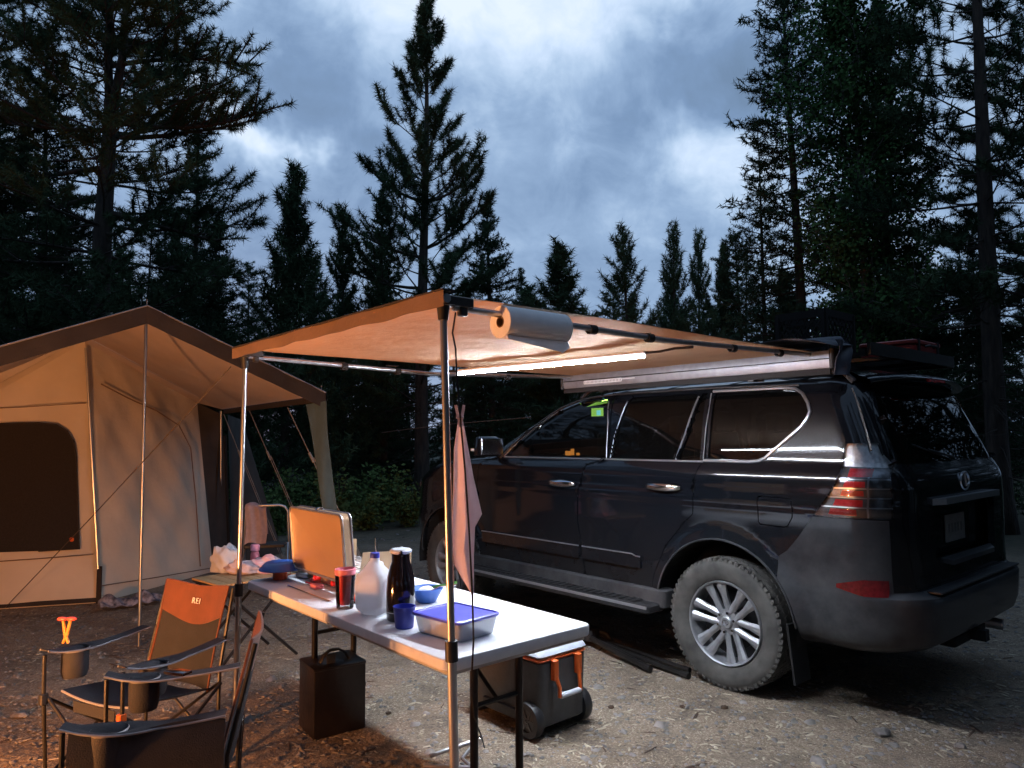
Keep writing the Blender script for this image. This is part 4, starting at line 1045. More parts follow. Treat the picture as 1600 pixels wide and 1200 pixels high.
# wheels
def wheel():
    t = bpy.data.objects.new('wheel', None); col.objects.link(t); t.parent = car; t.empty_display_size = .1
    b = B(); prof = [(.248, .095), (.262, .112), (.300, .124), (.340, .126), (.365, .118), (.378, .104), (.384, .085), (.386, .04), (.386, -.04), (.384, -.085), (.378, -.104), (.34, -.126), (.26, -.112), (.248, -.095)]
    b.lathe(prof, 84, 'Y'); ty = make('tyre', b, M['rubber'], t, ang=50)
    b = B(); g = random.Random(4)
    for k in range(64):
        a = 2 * math.pi * k / 64
        for row, (yy, w_, l_) in enumerate(((.098, .036, .022), (.052, .034, .020), (.0, .034, .020), (-.052, .034, .020), (-.098, .036, .022))):
            aa = a + (row % 2) * .05; m_ = Matrix.Rotation(-aa, 3, 'Y') @ Matrix.Rotation(R(18 if row % 2 else -14), 3, 'X')
            r_ = .3815 if abs(yy) < .09 else .376
            b.box(Matrix.Rotation(-aa, 3, 'Y') @ Vector((r_, yy, 0)), (.014, w_, l_), rot=m_)
        b.box(Matrix.Rotation(-a, 3, 'Y') @ Vector((.364, .1125, 0)), (.022, .014, .017 if k % 2 else .024), rot=Matrix.Rotation(-a, 3, 'Y'))
    make('tread_blocks', b, M['rubber'], ty, False)
    b = B(); b.lathe([(.249, .100), (.244, .112), (.238, .108), (.232, .095), (.226, .02), (.222, -.09)], 60, 'Y'); rim = make('rim', b, M['silver'], t, ang=30)
    b = B(); b.lathe([(.225, -.02), (.0, -.02)], 40, 'Y'); b.lathe([(.0, .012), (.17, .012), (.17, -.01)], 40, 'Y'); make('brake_disc', b, M['blackplastic'], t)
    b = B()
    for k in range(6):
        a0 = 2 * math.pi * k / 6 + R(12)
        for s in (-1, 1):
            # two near-parallel limbs per pair
            r0_, r1_ = .045, .238; w0, w1 = .016, .030
            A = a0 + s * R(25); Bq = a0 + s * R(10.5)
            p0 = Vector((math.cos(A) * .062, .072, math.sin(A) * .062)); p1 = Vector((math.cos(Bq) * r1_, .098, math.sin(Bq) * r1_))
            d = (p1 - p0).normalized(); sd = Vector((d.z, 0, -d.x)).normalized()
            vs = []
            for p, w_, th in ((p0, .021, .040), ((p0 + p1) / 2 + Vector((0, -.004, 0)), .0195, .034), (p1, .034, .030)):
                vs += [p + sd * w_ + Vector((0, -.010, 0)), p + sd * w_ * .35, p - sd * w_ * .35, p - sd * w_ + Vector((0, -.010, 0)), p - sd * w_ * .8 + Vector((0, -th, 0)), p + sd * w_ * .8 + Vector((0, -th, 0))]
            fs = []
            for q in range(2):
                for i in range(6): fs.append((q * 6 + i, q * 6 + (i + 1) % 6, (q + 1) * 6 + (i + 1) % 6, (q + 1) * 6 + i))
            fs += [(0, 1, 2, 3, 4, 5), (17, 16, 15, 14, 13, 12)]
            o = len(b.v); b.add(vs, fs)
    make('spokes', b, M['silver'], rim, ang=20)
    b = B(); b.lathe([(.0, .086), (.030, .086), (.036, .082), (.040, .070), (.075, .066), (.078, .03)], 32, 'Y'); hub = make('hub', b, M['silver'], rim, ang=30)
    b = B(); n = 20; b.tube([(.020 * math.cos(2 * math.pi * i / n), .088, .015 * math.sin(2 * math.pi * i / n)) for i in range(n + 1)], .002, 5, cap=False); b.tube([(.004, .088, .012), (0, .088, -.008), (-.014, .088, -.007)], .002, 5)
    for k in range(6): a = 2 * math.pi * k / 6 + R(42); b.tube([(math.cos(a) * .058, .055, math.sin(a) * .058), (math.cos(a) * .058, .088, math.sin(a) * .058)], .0085, 6)
    make('lug_nuts', b, M['chrome'], rim, ang=30)
    return t
w0_ = wheel()
for i, (x, s) in enumerate(((0, 1), (2.79, 1), (0, -1), (2.79, -1))):
    w = w0_ if i == 0 else copy_tree(w0_, car)
    w.location = (x, s * .805, .385); w.rotation_euler = (0, R(13 * i), 0) if s == 1 else (0, R(20 * i), math.pi)
# the door gap shadows and seams are real gaps; roof rails
for s in (1, -1):
    b = B(); b.tube([(1.35, s * .70, 1.80), (1.25, s * .70, 1.86), (1.0, s * .70, 1.885), (-.5, s * .70, 1.885), (-.68, s * .70, 1.86), (-.74, s * .70, 1.80)], .018, 8); make('roof_rail', b, M['blackplastic'], car)
# roof rack platform
rack = thing('roof_rack', 'low black steel roof rack on the car carrying a crate', 'roof rack', CARLOC, R(90) + CA)
for y in (-.62, -.31, 0, .31, .62): b = B(); b.box((.15, y, 1.955), (1.86, .04, .02)); make('slat', b, M['darkmetal'], rack, False)
for x in (-.76, -.35, .15, .65, 1.08): b = B(); b.box((x, .0, 1.976), (.04, 1.28, .020)); make('crossbar', b, M['darkmetal'], rack, False)
for c_, d_ in (((-.80, .0, 1.985), (.02, 1.28, .07)), ((1.1, .0, 1.985), (.02, 1.28, .05)), ((.15, -.66, 1.985), (1.9, .02, .07))): b = B(); b.box(c_, d_); make('side_panel', b, M['darkmetal'], rack, False)
for x in (-.45, .45, .95):
    for y in (.70, -.70):
        b = B(); b.box((x, y, 1.92), (.06, .05, .07)); make('foot', b, M['darkmetal'], rack, False)
def carw(x, y, z): return Matrix.Translation(CARLOC) @ Matrix.Rotation(R(90) + CA, 4, 'Z') @ Vector((x, y, z))
# milk crate
ck = thing('milk_crate', 'black plastic milk crate with diamond lattice sides on the roof rack', 'crate', carw(-.24, .12, 1.988), R(90) + CA)
def crate_side(p0, p1, nrm):
    p0, p1 = Vector(p0), Vector(p1); L_ = (p1 - p0).length; d = (p1 - p0).normalized(); H_ = .30; b = B()
    def bar(a, c, w): 
        A = p0 + d * a[0] + Vector((0, 0, a[1])); C = p0 + d * c[0] + Vector((0, 0, c[1])); b.tube([A, C], w, 4)
    nn = Vector(nrm)
    for z in (.012, .288): b.box((p0 + p1) / 2 + Vector((0, 0, z)), (abs(d.x) * L_ + abs(nn.x) * .012 + .0, abs(d.y) * L_ + abs(nn.y) * .012, .024 if z < .1 else .05))
    for t in (.012, L_ - .012): b.box(p0 + d * t + Vector((0, 0, .15)), (.022, .022, .30))
    b.box((p0 + p1) / 2 + Vector((0, 0, .225)), (abs(d.x) * .12 + .008, abs(d.y) * .12 + .008, .012))
    st = .052; k = -6
    while k * st < L_ + .3:
        for sg in (1, -1):
            a0 = k * st if sg == 1 else k * st + .25 ; pts = []
            x0, z0 = (k * st, .02) ; x1, z1 = (k * st + sg * .2, .265)
            if sg == -1: x0 += .0
            # clip
            def cl(xa, za, xb, zb):
                t0, t1 = 0, 1; dx = xb - xa
                for lim, sgn_ in ((.01, 1), (L_ - .01, -1)):
                    fa, fb = sgn_ * (xa - lim), sgn_ * (xb - lim)
                    if fa < 0 and fb < 0: return None
                    if fa < 0: t0 = max(t0, fa / (fa - fb))
                    if fb < 0: t1 = min(t1, fa / (fa - fb))
                return (xa + dx * t0, za + (zb - za) * t0), (xa + dx * t1, za + (zb - za) * t1)
            r_ = cl(x0, z0, x1, z1)
            if r_ and abs(r_[0][0] - r_[1][0]) > .01: bar(r_[0], r_[1], .0045)
        k += 1
    return make('lattice_side', b, M['dark'], ck, False)
hx2, hy2 = .165, .20
crate_side((-hx2, hy2, 0), (hx2, hy2, 0), (0, 1, 0)); crate_side((-hx2, -hy2, 0), (hx2, -hy2, 0), (0, 1, 0)); crate_side((-hx2, -hy2, 0), (-hx2, hy2, 0), (1, 0, 0)); crate_side((hx2, -hy2, 0), (hx2, hy2, 0), (1, 0, 0))
b = B(); b.box((0, 0, .006), (.32, .39, .01)); make('crate_bottom', b, M['blackplastic'], ck, False)
# red case
rc = thing('storage_case', 'low dark red plastic case strapped on the rear of the roof rack', 'case', carw(-.58, -.36, 1.988), R(90) + CA)
b = B(); b.box((0, 0, .045), (.34, .44, .09), bev=.03); make('case_body', b, M['redcase'], rc)
b = B(); b.box((0, 0, .105), (.35, .45, .03), bev=.02); make('lid', b, M['redcase'], rc)
b = B(); b.tube([(-.18, -.07, .08), (-.205, -.05, .085), (-.205, .05, .085), (-.18, .07, .08)], .008, 6); make('handle', b, M['blackplastic'], rc)
b = B(); b.box((0, .16, .062), (.36, .025, .128)); b.box((0, -.16, .062), (.36, .025, .128)); make('strap', b, M['strap'], rc, False)

# ================================================================ CAMP
A_ = R(40.5); T0 = Vector((-.232, 2.531, 0)); EX = Vector((math.cos(A_), math.sin(A_), 0)); EY = Vector((-math.sin(A_), math.cos(A_), 0))
def tw(x, y, z=0.0): return T0 + EX * x + EY * y + Vector((0, 0, z))
TZ = .74
# ---------------------------------------------------------------- awning on the car
aw = thing('car_awning', 'tan fabric awning pulled out from the car roof on two thin poles', 'awning', T0, A_)
Y0, Y1, XB, XC = -.16, 1.78, -.11, 2.40
def awz(u, v):  # u across (bar to case), v along
    return 1.985 - .014 * u - .030 * math.sin(math.pi * u) ** 1.0 * math.sin(math.pi * v) ** .7 + .004 * math.sin(v * 31 + u * 6) * math.sin(math.pi * u)
b = B(); b.grid(lambda u, v: (XB + (XC - XB) * u, Y0 + .02 + (Y1 - Y0 - .04) * v, awz(u, v)), 60, 40, .0015); make('fabric', b, M['awning'], aw, ang=80)
b = B()
b.grid(lambda u, v: (XB - .022 - .006 * math.sin(u * 25), Y0 - .01 + (Y1 - Y0 + .02) * u, 1.990 - .052 * v * (1 + .05 * math.sin(u * 40))), 50, 4, .0015)
make('valance', b, M['valance'], aw, ang=80)
b = B(); b.tube([(XB, Y0, 1.968), (XB, Y1, 1.968)], .016, 10); make('front_bar', b, M['alu'], aw)
b = B(); b.box((XB, (Y0 + Y1) / 2, 1.994), (.05, Y1 - Y0 + .02, .006)); make('bar_cap', b, M['flybrown'], aw, False)
for y, nm in ((Y0 + .035, 'n'), (Y1 - .04, 'f')):
    b = B(); b.box((XB + .058, y, 1.965), (.13, .05, .035), bev=.01); b.box((XB + .085, y - .005, 1.935), (.03, .03, .03), bev=.008); make('corner_joint', b, M['blackplastic'], aw)
    dz = -.035 if nm == 'n' else -.05
    b = B(); b.tube([(XB + .05, y, 1.948), (1.10, y, 1.945 + (dz + .02)), (XC + .02, y, 1.955)], .0125, 10); make('side_arm', b, M['alu'], aw)
    for k, x in enumerate((.62, .98, 1.62, 2.06) if nm == 'n' else (.50, .86, 1.22, 1.75)):
        b = B(); b.lathe([(.016, -.018), (.020, -.018), (.020, .018), (.016, .018)], 12, 'X', (x, y, 1.945 + (dz + .02) * math.sin(math.pi * min(1, x / 2.3)) ** 1)); b.tube([(x + .01, y, 1.95), (x + .03, y + .05, 1.955), (x - .02, y + .10, 1.962)], .004, 5)
        make('strap_loop', b, M['strap'], aw)
# poles
def pole(base, top, nm='support_pole', joint=.62):
    base, top = Vector(base), Vector(top); j = base + (top - base) * joint
    b = B(); b.tube([j, top], .0125, 12); o = make(nm, b, M['alu'], aw, world=True)
    b = B(); b.tube([base, j], .0155, 12); make('lower_tube', b, M['alu'], o, world=True)
    b = B(); b.tube([j - (top - base).normalized() * .03, j + (top - base).normalized() * .035], .021, 12); make('clamp', b, M['blackplastic'], o, world=True)
    b = B(); b.tube([top - Vector((0, 0, .05)), top - Vector((0, 0, .01)), top + Vector((0, 0, .015))], [.017, .022, .026], 10); make('pole_head', b, M['blackplastic'], o, world=True)
    b = B(); b.tube([base, base + Vector((0, 0, .025))], [.03, .018], 10); make('foot', b, M['blackplastic'], o, world=True)
pole((-.186, 2.405, 0), (-.228, 2.375, 1.95), joint=.417)
pole((-1.475, 3.90, 0), aty(383, 562, 3.93), joint=.36)
# case on the car side
b = B(); ym, yl = .79, 2.06
prof = [(2.385, 1.872), (2.375, 1.90), (2.375, 1.945), (2.385, 1.968), (2.49, 1.972), (2.50, 1.95), (2.50, 1.872)]
b.prism([(x, -.24, z) for x, z in prof], (0, yl, 0)); make('case', b, M['casealu'], aw, ang=25)
b = B(); b.box((2.371, ym, 1.922), (.006, yl, .006)); make('case_groove', b, M['dark'], aw, False)
b = B(); b.box((2.39, ym, 1.853), (.02, yl, .034)); make('case_flap', b, M['strap'], aw, False)
for y in (-.255, yl - .225):
    b = B(); b.box((2.44, y, 1.922), (.15, .03, .115), bev=.015); make('end_cap', b, M['blackplastic'], aw)
b = B()
for q in ((1.42, 1.893, .36, .004), (1.42, 1.914, .36, .004)): b.box((2.373, q[0], q[1]), (.002, q[2], q[3]))
for k in range(28): b.box((2.373, 1.60 - k * .0133, 1.9035), (.002, .0045, .016))
b.box((2.373, 1.18, 1.908), (.002, .12, .004))
make('printed_label', b, M['paper'], aw, False)
for y in (.25, 1.45):
    b = B(); b.box((2.42, y, 1.86), (.05, .04, .07)); b.box((2.50, y, 1.90), (.02, .05, .14)); make('mount_bracket', b, M['darkmetal'], aw, False)
# cover bundled over the case end
g = random.Random(3)
b = B()
b.grid(lambda u, v: (1.98 + .55 * u, -.30 + .30 * v * (1 - .3 * u), 1.99 + (.012 + .055 * u ** 1.5) * math.sin(math.pi * min(1, v * 1.1)) + .010 * math.sin(v * 21 + u * 8) * u), 30, 24, .004)
b.grid(lambda u, v: (2.36 + .16 * u + .012 * math.sin(v * 9), -.285 - .018 * math.sin(u * 6 + v * 5), 2.02 - .19 * v), 10, 12, .004)
cv = make('folded_cover', b, mat('slate_vinyl_cover', (.05, .055, .075), .42, var=.3, scale=10, bump=.3), aw, ang=80)
# LED strip light (lit)
led = thing('led_strip_light', 'bright white LED strip glowing under the awning fabric', 'light', tw(1.125, .72, 1.890), A_ + R(6.5))
b = B(); b.box((0, 0, .014), (.034, 1.30, .010)); make('housing', b, M['ledmount'], led, False)
b = B(); b.tube([(0, -.645, -.004), (0, .645, -.002)], .0095, 24); make('glowing_tube', b, M['led'], led)
b = B(); b.tube([(0, -.65, .01), (.02, -.72, .012), (.01, -.80, .018), (.04, -.88, .02)], .006, 6); make('power_lead', b, M['strap'], led)
b = B(); b.tube([(0, .65, .01), (-.02, .70, .012), (.0, .78, .02)], .006, 6); make('end_strap', b, M['strap'], led)
# guy rope of the awning and its stake
gr = B(); p0 = aty(361, 573, 3.9); p1 = Vector((-4.549, 6.539, .02)); gr.tube([p0, p0.lerp(p1, .5) + Vector((0, 0, -.012)), p1], .0035, 6)
single('guy_rope', gr, M['ropedark'], 'dark guy rope slanting from the awning corner to the ground before the tent', 'rope')
# paper towel roll on the near arm
pt = thing('paper_towel_roll', 'white kitchen paper roll threaded on the awning near arm', 'paper roll', tw(.30, Y0 + .035, 1.918), A_)
b = B(); b.lathe([(.021, -.155), (.058, -.155), (.0595, -.152), (.0595, .152), (.058, .155), (.021, .155), (.021, -.155)], 36, 'X'); make('roll', b, M['paper'], pt, ang=40)
b = B(); b.lathe([(.0205, -.156), (.0175, -.156), (.0175, .156), (.0205, .156)], 20, 'X'); make('cardboard_core', b, M['card'], pt)
b = B(); b.grid(lambda u, v: (-.152 + .304 * u, -.030 - .010 * math.sin(v * 1.6) , -.048 - v * (.016 + .030 * (u * 1.15 if u < .87 else 1.15 - (u - .87) * 6))), 24, 5, .0008); make('loose_sheet', b, M['paper'], pt, ang=80)

# ---------------------------------------------------------------- cord, towel and peg
def px(pts): return [aty(u, v_, y) for u, v_, y in pts]
single('black_cord', B().tube(px([(712, 488, 2.40), (707, 520, 2.40), (712, 545, 2.39), (714, 590, 2.39), (719, 650, 2.38), (727, 740, 2.38), (733, 830, 2.375), (738, 930, 2.37), (740, 1000, 2.38), (736, 1075, 2.5), (741, 1120, 2.75), (752, 1150, 3.1), (757, 1168, 3.5)]), .0032, 6), M['strap'], 'long black cord hanging from the awning corner past the table end', 'cord')
tl_l = px([(716, 655, 2.42), (709, 700, 2.42), (707, 770, 2.42), (704, 850, 2.42), (709, 885, 2.42), (722, 908, 2.42), (735, 928, 2.42)])
tl_r = px([(723, 655, 2.42), (730, 690, 2.42), (740, 745, 2.42), (753, 802, 2.42), (742, 822, 2.42), (740, 870, 2.42), (740, 927, 2.42)])
def towf(u, v):
    k = v * (len(tl_l) - 1); i = min(int(k), len(tl_l) - 2); f = k - i
    a = tl_l[i].lerp(tl_l[i + 1], f); c = tl_r[i].lerp(tl_r[i + 1], f); p = a.lerp(c, u)
    p.y += .022 * math.sin(u * 5.5 + v * 1.5) * min(1, v * 2.5) * (1 - v * .4) - .03 * (u - .5) * min(1, v * 3)
    return p
tb = B(); tb.grid(towf, 22, 60, .0018)
single('tea_towel', tb, M['towel'], 'faded pink tea towel hanging in a point beside the near awning pole', 'towel', ang=80)
pg = B(); q0 = aty(716, 636, 2.41); q1 = aty(721, 664, 2.41)
pg.box((q0 + q1) / 2 + Vector((-.006, 0, 0)), (.009, .010, .075), rot=Matrix.Rotation(R(-12), 3, 'Y')); pg.box((q0 + q1) / 2 + Vector((.008, 0, 0)), (.009, .010, .075), rot=Matrix.Rotation(R(9), 3, 'Y'))
pg.tube([(q0 + q1) / 2 + Vector((-.012, -.006, -.005)), (q0 + q1) / 2 + Vector((.014, -.006, -.005))], .0035, 6)
single('clothes_peg', pg, M['pinkcloth'], 'pale clothes peg pinching the tea towel to the black cord', 'peg', False)
single('clothes_line', B().tube(px([(596, 676, 9.5), (700, 663, 8.4), (830, 652, 7.4)]), .004, 5), M['ropedark'], 'thin pale line stretched in front of the dark trees left of the car', 'line')

# ---------------------------------------------------------------- folding table
tb_ = thing('folding_table', 'long white plastic folding table beside the car with camp kitchen things on it', 'table', T0, A_)
LX, LY = .735, 1.885
def rrect(x0, y0, x1, y1, r, n=6):
    o = []
    for cx_, cy_, a0 in ((x1 - r, y1 - r, 0), (x0 + r, y1 - r, 90), (x0 + r, y0 + r, 180), (x1 - r, y0 + r, 270)):
        for k in range(n + 1): a = R(a0 + 90 * k / n); o.append((cx_ + r * math.cos(a), cy_ + r * math.sin(a)))
    return o
def slab(b, outl, z0, z1, e=.005):
    n = len(outl); cx_ = sum(p[0] for p in outl) / n; cy_ = sum(p[1] for p in outl) / n
    def ins(k): return [((p[0] - cx_) * (1 - k / abs(outl[0][0] - cx_)) + cx_, (p[1] - cy_) * (1 - k / abs(outl[0][0] - cx_)) + cy_) for p in outl]
    rs = [[(x, y, z0) for x, y in ins(e)], [(x, y, z0 + e) for x, y in outl], [(x, y, z1 - e) for x, y in outl], [(x, y, z1 - e * .3) for x, y in ins(e * .4)], [(x, y, z1) for x, y in ins(e)]]
    vs = sum(rs, []); fs = [(r * n + i, r * n + (i + 1) % n, (r + 1) * n + (i + 1) % n, (r + 1) * n + i) for r in range(4) for i in range(n)]
    fs += [tuple(range(n - 1, -1, -1)), tuple(4 * n + i for i in range(n))]
    return b.add(vs, fs)
half = LY / 2
for k, (ya, yb) in enumerate(((0, half - .0015), (half + .0015, LY))):
    b = B(); o_ = rrect(0, ya, LX, yb, .045)
    # only the outer corners are round
    o2 = []
    for x, y in o_:
        if k == 0 and y > yb - .046: x = LX if x > LX / 2 else 0; y = yb
        if k == 1 and y < ya + .046: x = LX if x > LX / 2 else 0; y = ya
        if not o2 or (abs(o2[-1][0] - x) + abs(o2[-1][1] - y)) > 1e-6: o2.append((x, y))
    slab(b, o2, TZ - .042, TZ); make('tabletop', b, M['white'], tb_, ang=35)
    b = B(); b.box((LX / 2, (ya + yb) / 2, TZ - .052), (LX - .06, yb - ya - .05, .02)); make('apron', b, M['tableedge'], tb_, False)
for y in (.20, 1.60):
    for x in (.27, .50):
        b = B(); b.tube([(x, y, TZ - .05), (x, y, .02)], .0165, 10); b.tube([(x, y, .025), (x, y, 0)], .021, 10); make('leg', b, M['darkmetal'], tb_)
    for z in (.47, .12): b = B(); b.tube([(.27, y, z), (.50, y, z)], .011, 8); make('crossbar', b, M['darkmetal'], tb_)
    b = B(); s = 1 if y < 1 else -1; b.tube([(.385, y, .47), (.385, y + s * .20, .60), (.385, y + s * .38, .70)], .009, 8); make('brace', b, M['darkmetal'], tb_)
b = B(); b.tube([(.12, 1.35, .70), (.20, 1.30, .60), (.42, 1.25, .60), (.60, 1.3, .70)], .009, 8); make('carry_handle', b, M['blackplastic'], tb_)

# ---------------------------------------------------------------- things on the table
def tt(name, label, cat, x, y, rz=0.0, z=TZ): return thing(name, label, cat, tw(x, y, z), A_ + rz)
def px_t(u, v, z=TZ): return atz(u, v, z)
# stove with raised lid
st = tt('camp_stove', 'suitcase-style aluminium camp stove with its lid standing open on the table', 'stove', .24, 1.43)
b = B(); b.box((.20, 0, .035), (.33, .58, .065), bev=.015); make('stove_base', b, M['brushed'], st)
RY = Matrix.Rotation(R(-5), 3, 'Y')
b = B(); b.box((-.012, 0, .225), (.045, .43, .315), bev=.02, rot=None)
b.v = [RY @ (Vector(v)) for v in b.v]
# rounded lid: build as slab on its side
b = B(); ol = rrect(-.30, .07, .30, .40, .03)
n = len(ol); rs = []
for dx, ins in ((-.030, .010), (-.024, .0), (.020, .0), (.024, .004)):
    rs.append([(dx, p[0] * (1 - ins / .30), .235 + (p[1] - .235) * (1 - ins / .165)) for p in ol])
vs = sum(rs, []); fs = [(r * n + i, r * n + (i + 1) % n, (r + 1) * n + (i + 1) % n, (r + 1) * n + i) for r in range(3) for i in range(n)] + [tuple(range(n - 1, -1, -1)), tuple(3 * n + i for i in range(n))]
b.add([RY @ Vector(v) for v in vs], fs); lid_ = make('lid', b, M['brushed'], st, ang=30)
b = B(); lp_ = [RY @ Vector((-.028, p[0], p[1])) for p in ol]; b.tube(lp_ + [lp_[0]], .0075, 6, cap=False); lp_ = [RY @ Vector((.020, p[0], p[1])) for p in ol]; b.tube(lp_ + [lp_[0]], .006, 6, cap=False); make('rim', b, M['steel'], lid_)
b = B(); b.box((.0, 0, .405), (.030, .035, .016), bev=.004); b.v = [RY @ Vector(v) for v in b.v]; make('latch', b, M['chrome'], lid_)
for y in (-.292, .292): b = B(); b.prism([(.04, y, .065), (.34, y, .065), (.34, y, .185), (.06, y, .205)], (0, .003, 0)); make('wind_baffle', b, M['brushed'], st, False)
b = B(); b.lathe([(.0, .078), (.05, .078), (.055, .072), (.05, .066)], 20, 'Z', (.19, -.14, 0)); b.lathe([(.0, .078), (.05, .078), (.055, .072), (.05, .066)], 20, 'Z', (.19, .14, 0)); make('burner', b, M['darkmetal'], st)
b = B()
for k in range(12): b.tube([(.06, -.26 + k * .0475, .095), (.32, -.26 + k * .0475, .095)], .003, 5)
b.tube([(.06, -.2, .095), (.06, .2, .095)], .004, 5); b.tube([(.32, -.2, .095), (.32, .2, .095)], .004, 5); make('grate', b, M['steel'], st)
for k in (-.10, .10):
    b = B(); b.lathe([(0, -.03), (.014, -.03), (.016, -.012), (.016, 0)], 14, 'X', (.02, k, .035)); make('knob', b, M['redplastic'], st)
sp = tt('spatula', 'steel-handled spatula standing up behind the stove wind baffle', 'spatula', .40, 1.17)
b = B(); b.tube([(0, 0, .10), (-.005, 0, .19), (-.01, 0, .265)], [.006, .009, .011], 8, sq=(1, .5)); make('handle', b, M['chrome'], sp)
b = B(); b.box((.0, 0, .06), (.07, .004, .09)); make('blade', b, M['steel'], sp, False)
# blue disc on orange pot
bp_ = tt('orange_pot', 'small round orange pot under the blue frisbee at the far end of the table', 'pot', .157, 1.80)
b = B(); b.lathe([(0, 0), (.036, 0), (.040, .004), (.037, .05), (.034, .052), (.034, .006), (0, .006)], 28); make('pot_body', b, M['orangep'], bp_)
b = B(); b.tube([(.036, 0, .04), (.06, 0, .035), (.06, 0, .02), (.037, 0, .015)], .004, 6); make('handle', b, M['orangep'], bp_)
b = B(); b.lathe([(0, .095), (.075, .097), (.082, .093), (.113, .060), (.112, .056), (.08, .088), (0, .090)], 40, 'Z', tw(.157, 1.80, TZ - .002)); single('frisbee', b, M['bluedish'], 'upturned blue frisbee resting on the small orange pot', 'frisbee', ang=50)
# tumbler
x, y = .105, .945
tm = tt('tumbler', 'clear-walled tumbler of red drink with a pink rim, left of the milk jug', 'tumbler', x, y)
b = B(); b.lathe([(0, .018), (.030, .018), (.036, .05), (.041, .15), (.038, .15), (.033, .055), (.026, .026), (0, .026)], 32); make('red_liner', b, M['redplastic'], tm)
b = B(); b.lathe([(0, 0), (.036, 0), (.038, .006), (.040, .03), (.047, .168), (.0455, .168), (.0385, .03), (.034, .010), (0, .008)], 36); make('outer_wall', b, M['lens'], tm)
b = B(); b.lathe([(.0455, .150), (.0485, .166), (.0485, .176), (.040, .178), (.038, .160)], 36); make('lid_rim', b, M['pink'], tm)
# milk jug
jl = tt('water_jug', 'translucent plastic gallon jug with a blue cap in the middle of the table', 'jug', .16, .775, R(30))
b = B()
def jugp(u, v):
    a = u * 2 * math.pi; prof_ = [(0, .04), (.03, .066), (.10, .070), (.145, .069), (.175, .060), (.205, .040), (.228, .021), (.245, .019)]
    z = v * .245; r = np.interp(z, [p[0] for p in prof_], [p[1] for p in prof_]); k = min(1, max(0, (.21 - z) / .05))
    e = 1 / max(abs(math.cos(a)), abs(math.sin(a))); sq = 1 + (min(e, 1.26) - 1) * k
    return (r * sq * math.cos(a), r * sq * math.sin(a), z)
b.grid(jugp, 36, 30); b.add([jugp(i / 36, 0) for i in range(36)], [tuple(range(35, -1, -1))]); make('jug_body', b, M['jug'], jl, ang=50)
b = B(); b.tube([(.018, 0, .215), (.055, 0, .205), (.072, 0, .17), (.074, 0, .13), (.066, 0, .105)], [.010, .011, .011, .011, .012], 8); make('handle', b, M['jug'], jl)
b = B(); b.lathe([(0, .262), (.019, .262), (.021, .258), (.021, .240), (.017, .240)], 24); make('cap', b, M['bluecap'], jl, ang=30)
# carafe
cf = tt('thermal_carafe', 'tall dark glossy thermal carafe with a pale lid standing beside the jug', 'carafe', .185, .60, R(-30))
b = B(); b.lathe([(0, 0), (.054, 0), (.058, .006), (.061, .05), (.061, .12), (.057, .18), (.046, .225), (.039, .245), (.038, .275), (.036, .28)], 44); make('carafe_body', b, M['carafe'], cf, ang=50)
b = B(); b.lathe([(.0605, .036), (.0618, .038), (.0618, .042), (.0605, .044)], 40); make('steel_band', b, M['chrome'], cf)
b = B(); b.lathe([(.036, .276), (.046, .282), (.047, .290), (.040, .296), (0, .297)], 36); make('lid', b, M['coolerlid'], cf, ang=35)
b = B(); b.tube([(0, .040, .282), (0, .072, .288), (0, .086, .26), (0, .082, .18), (0, .066, .10), (0, .060, .095)], [.009, .010, .010, .010, .009, .007], 10, sq=(1, 1.5)); make('handle', b, M['blackplastic'], cf)
b = B(); b.prism([(-.012, -.036, .272), (.012, -.036, .272), (.004, -.060, .286), (-.004, -.060, .286)], (0, 0, .010)); make('spout', b, M['carafe'], cf)
# blue cup
cp = B(); cp.lathe([(0, 0), (.034, 0), (.037, .003), (.045, .082), (.0465, .086), (.0435, .086), (.034, .008), (0, .008)], 32, 'Z', tw(.128, .478, TZ)); single('blue_cup', cp, M['bluecap'], 'dark blue plastic cup in front of the thermal carafe', 'cup', ang=50)
# bowl with scraps
bw = tt('blue_bowl', 'blue bowl holding green-handled utensils behind the carafe', 'bowl', .45, .80)
b = B(); b.lathe([(0, 0), (.042, 0), (.045, .004), (.078, .062), (.080, .066), (.076, .066), (.040, .010), (0, .008)], 36); make('bowl_body', b, M['bluedish'], bw, ang=50)
b = B(); b.tube([(-.03, .02, .04), (.03, -.02, .068), (.12, -.08, .085)], .006, 6, sq=(1, .4)); make('green_utensil', b, M['veg'], bw)
b = B(); b.ball((.0, 0, .055), (.04, .032, .018), 12, 7); make('crumpled_paper', b, M['paper'], bw)
b = B(); b.tube([(-.02, -.03, .045), (.04, -.05, .070), (.10, -.10, .078)], .004, 6); make('fork', b, M['chrome'], bw)
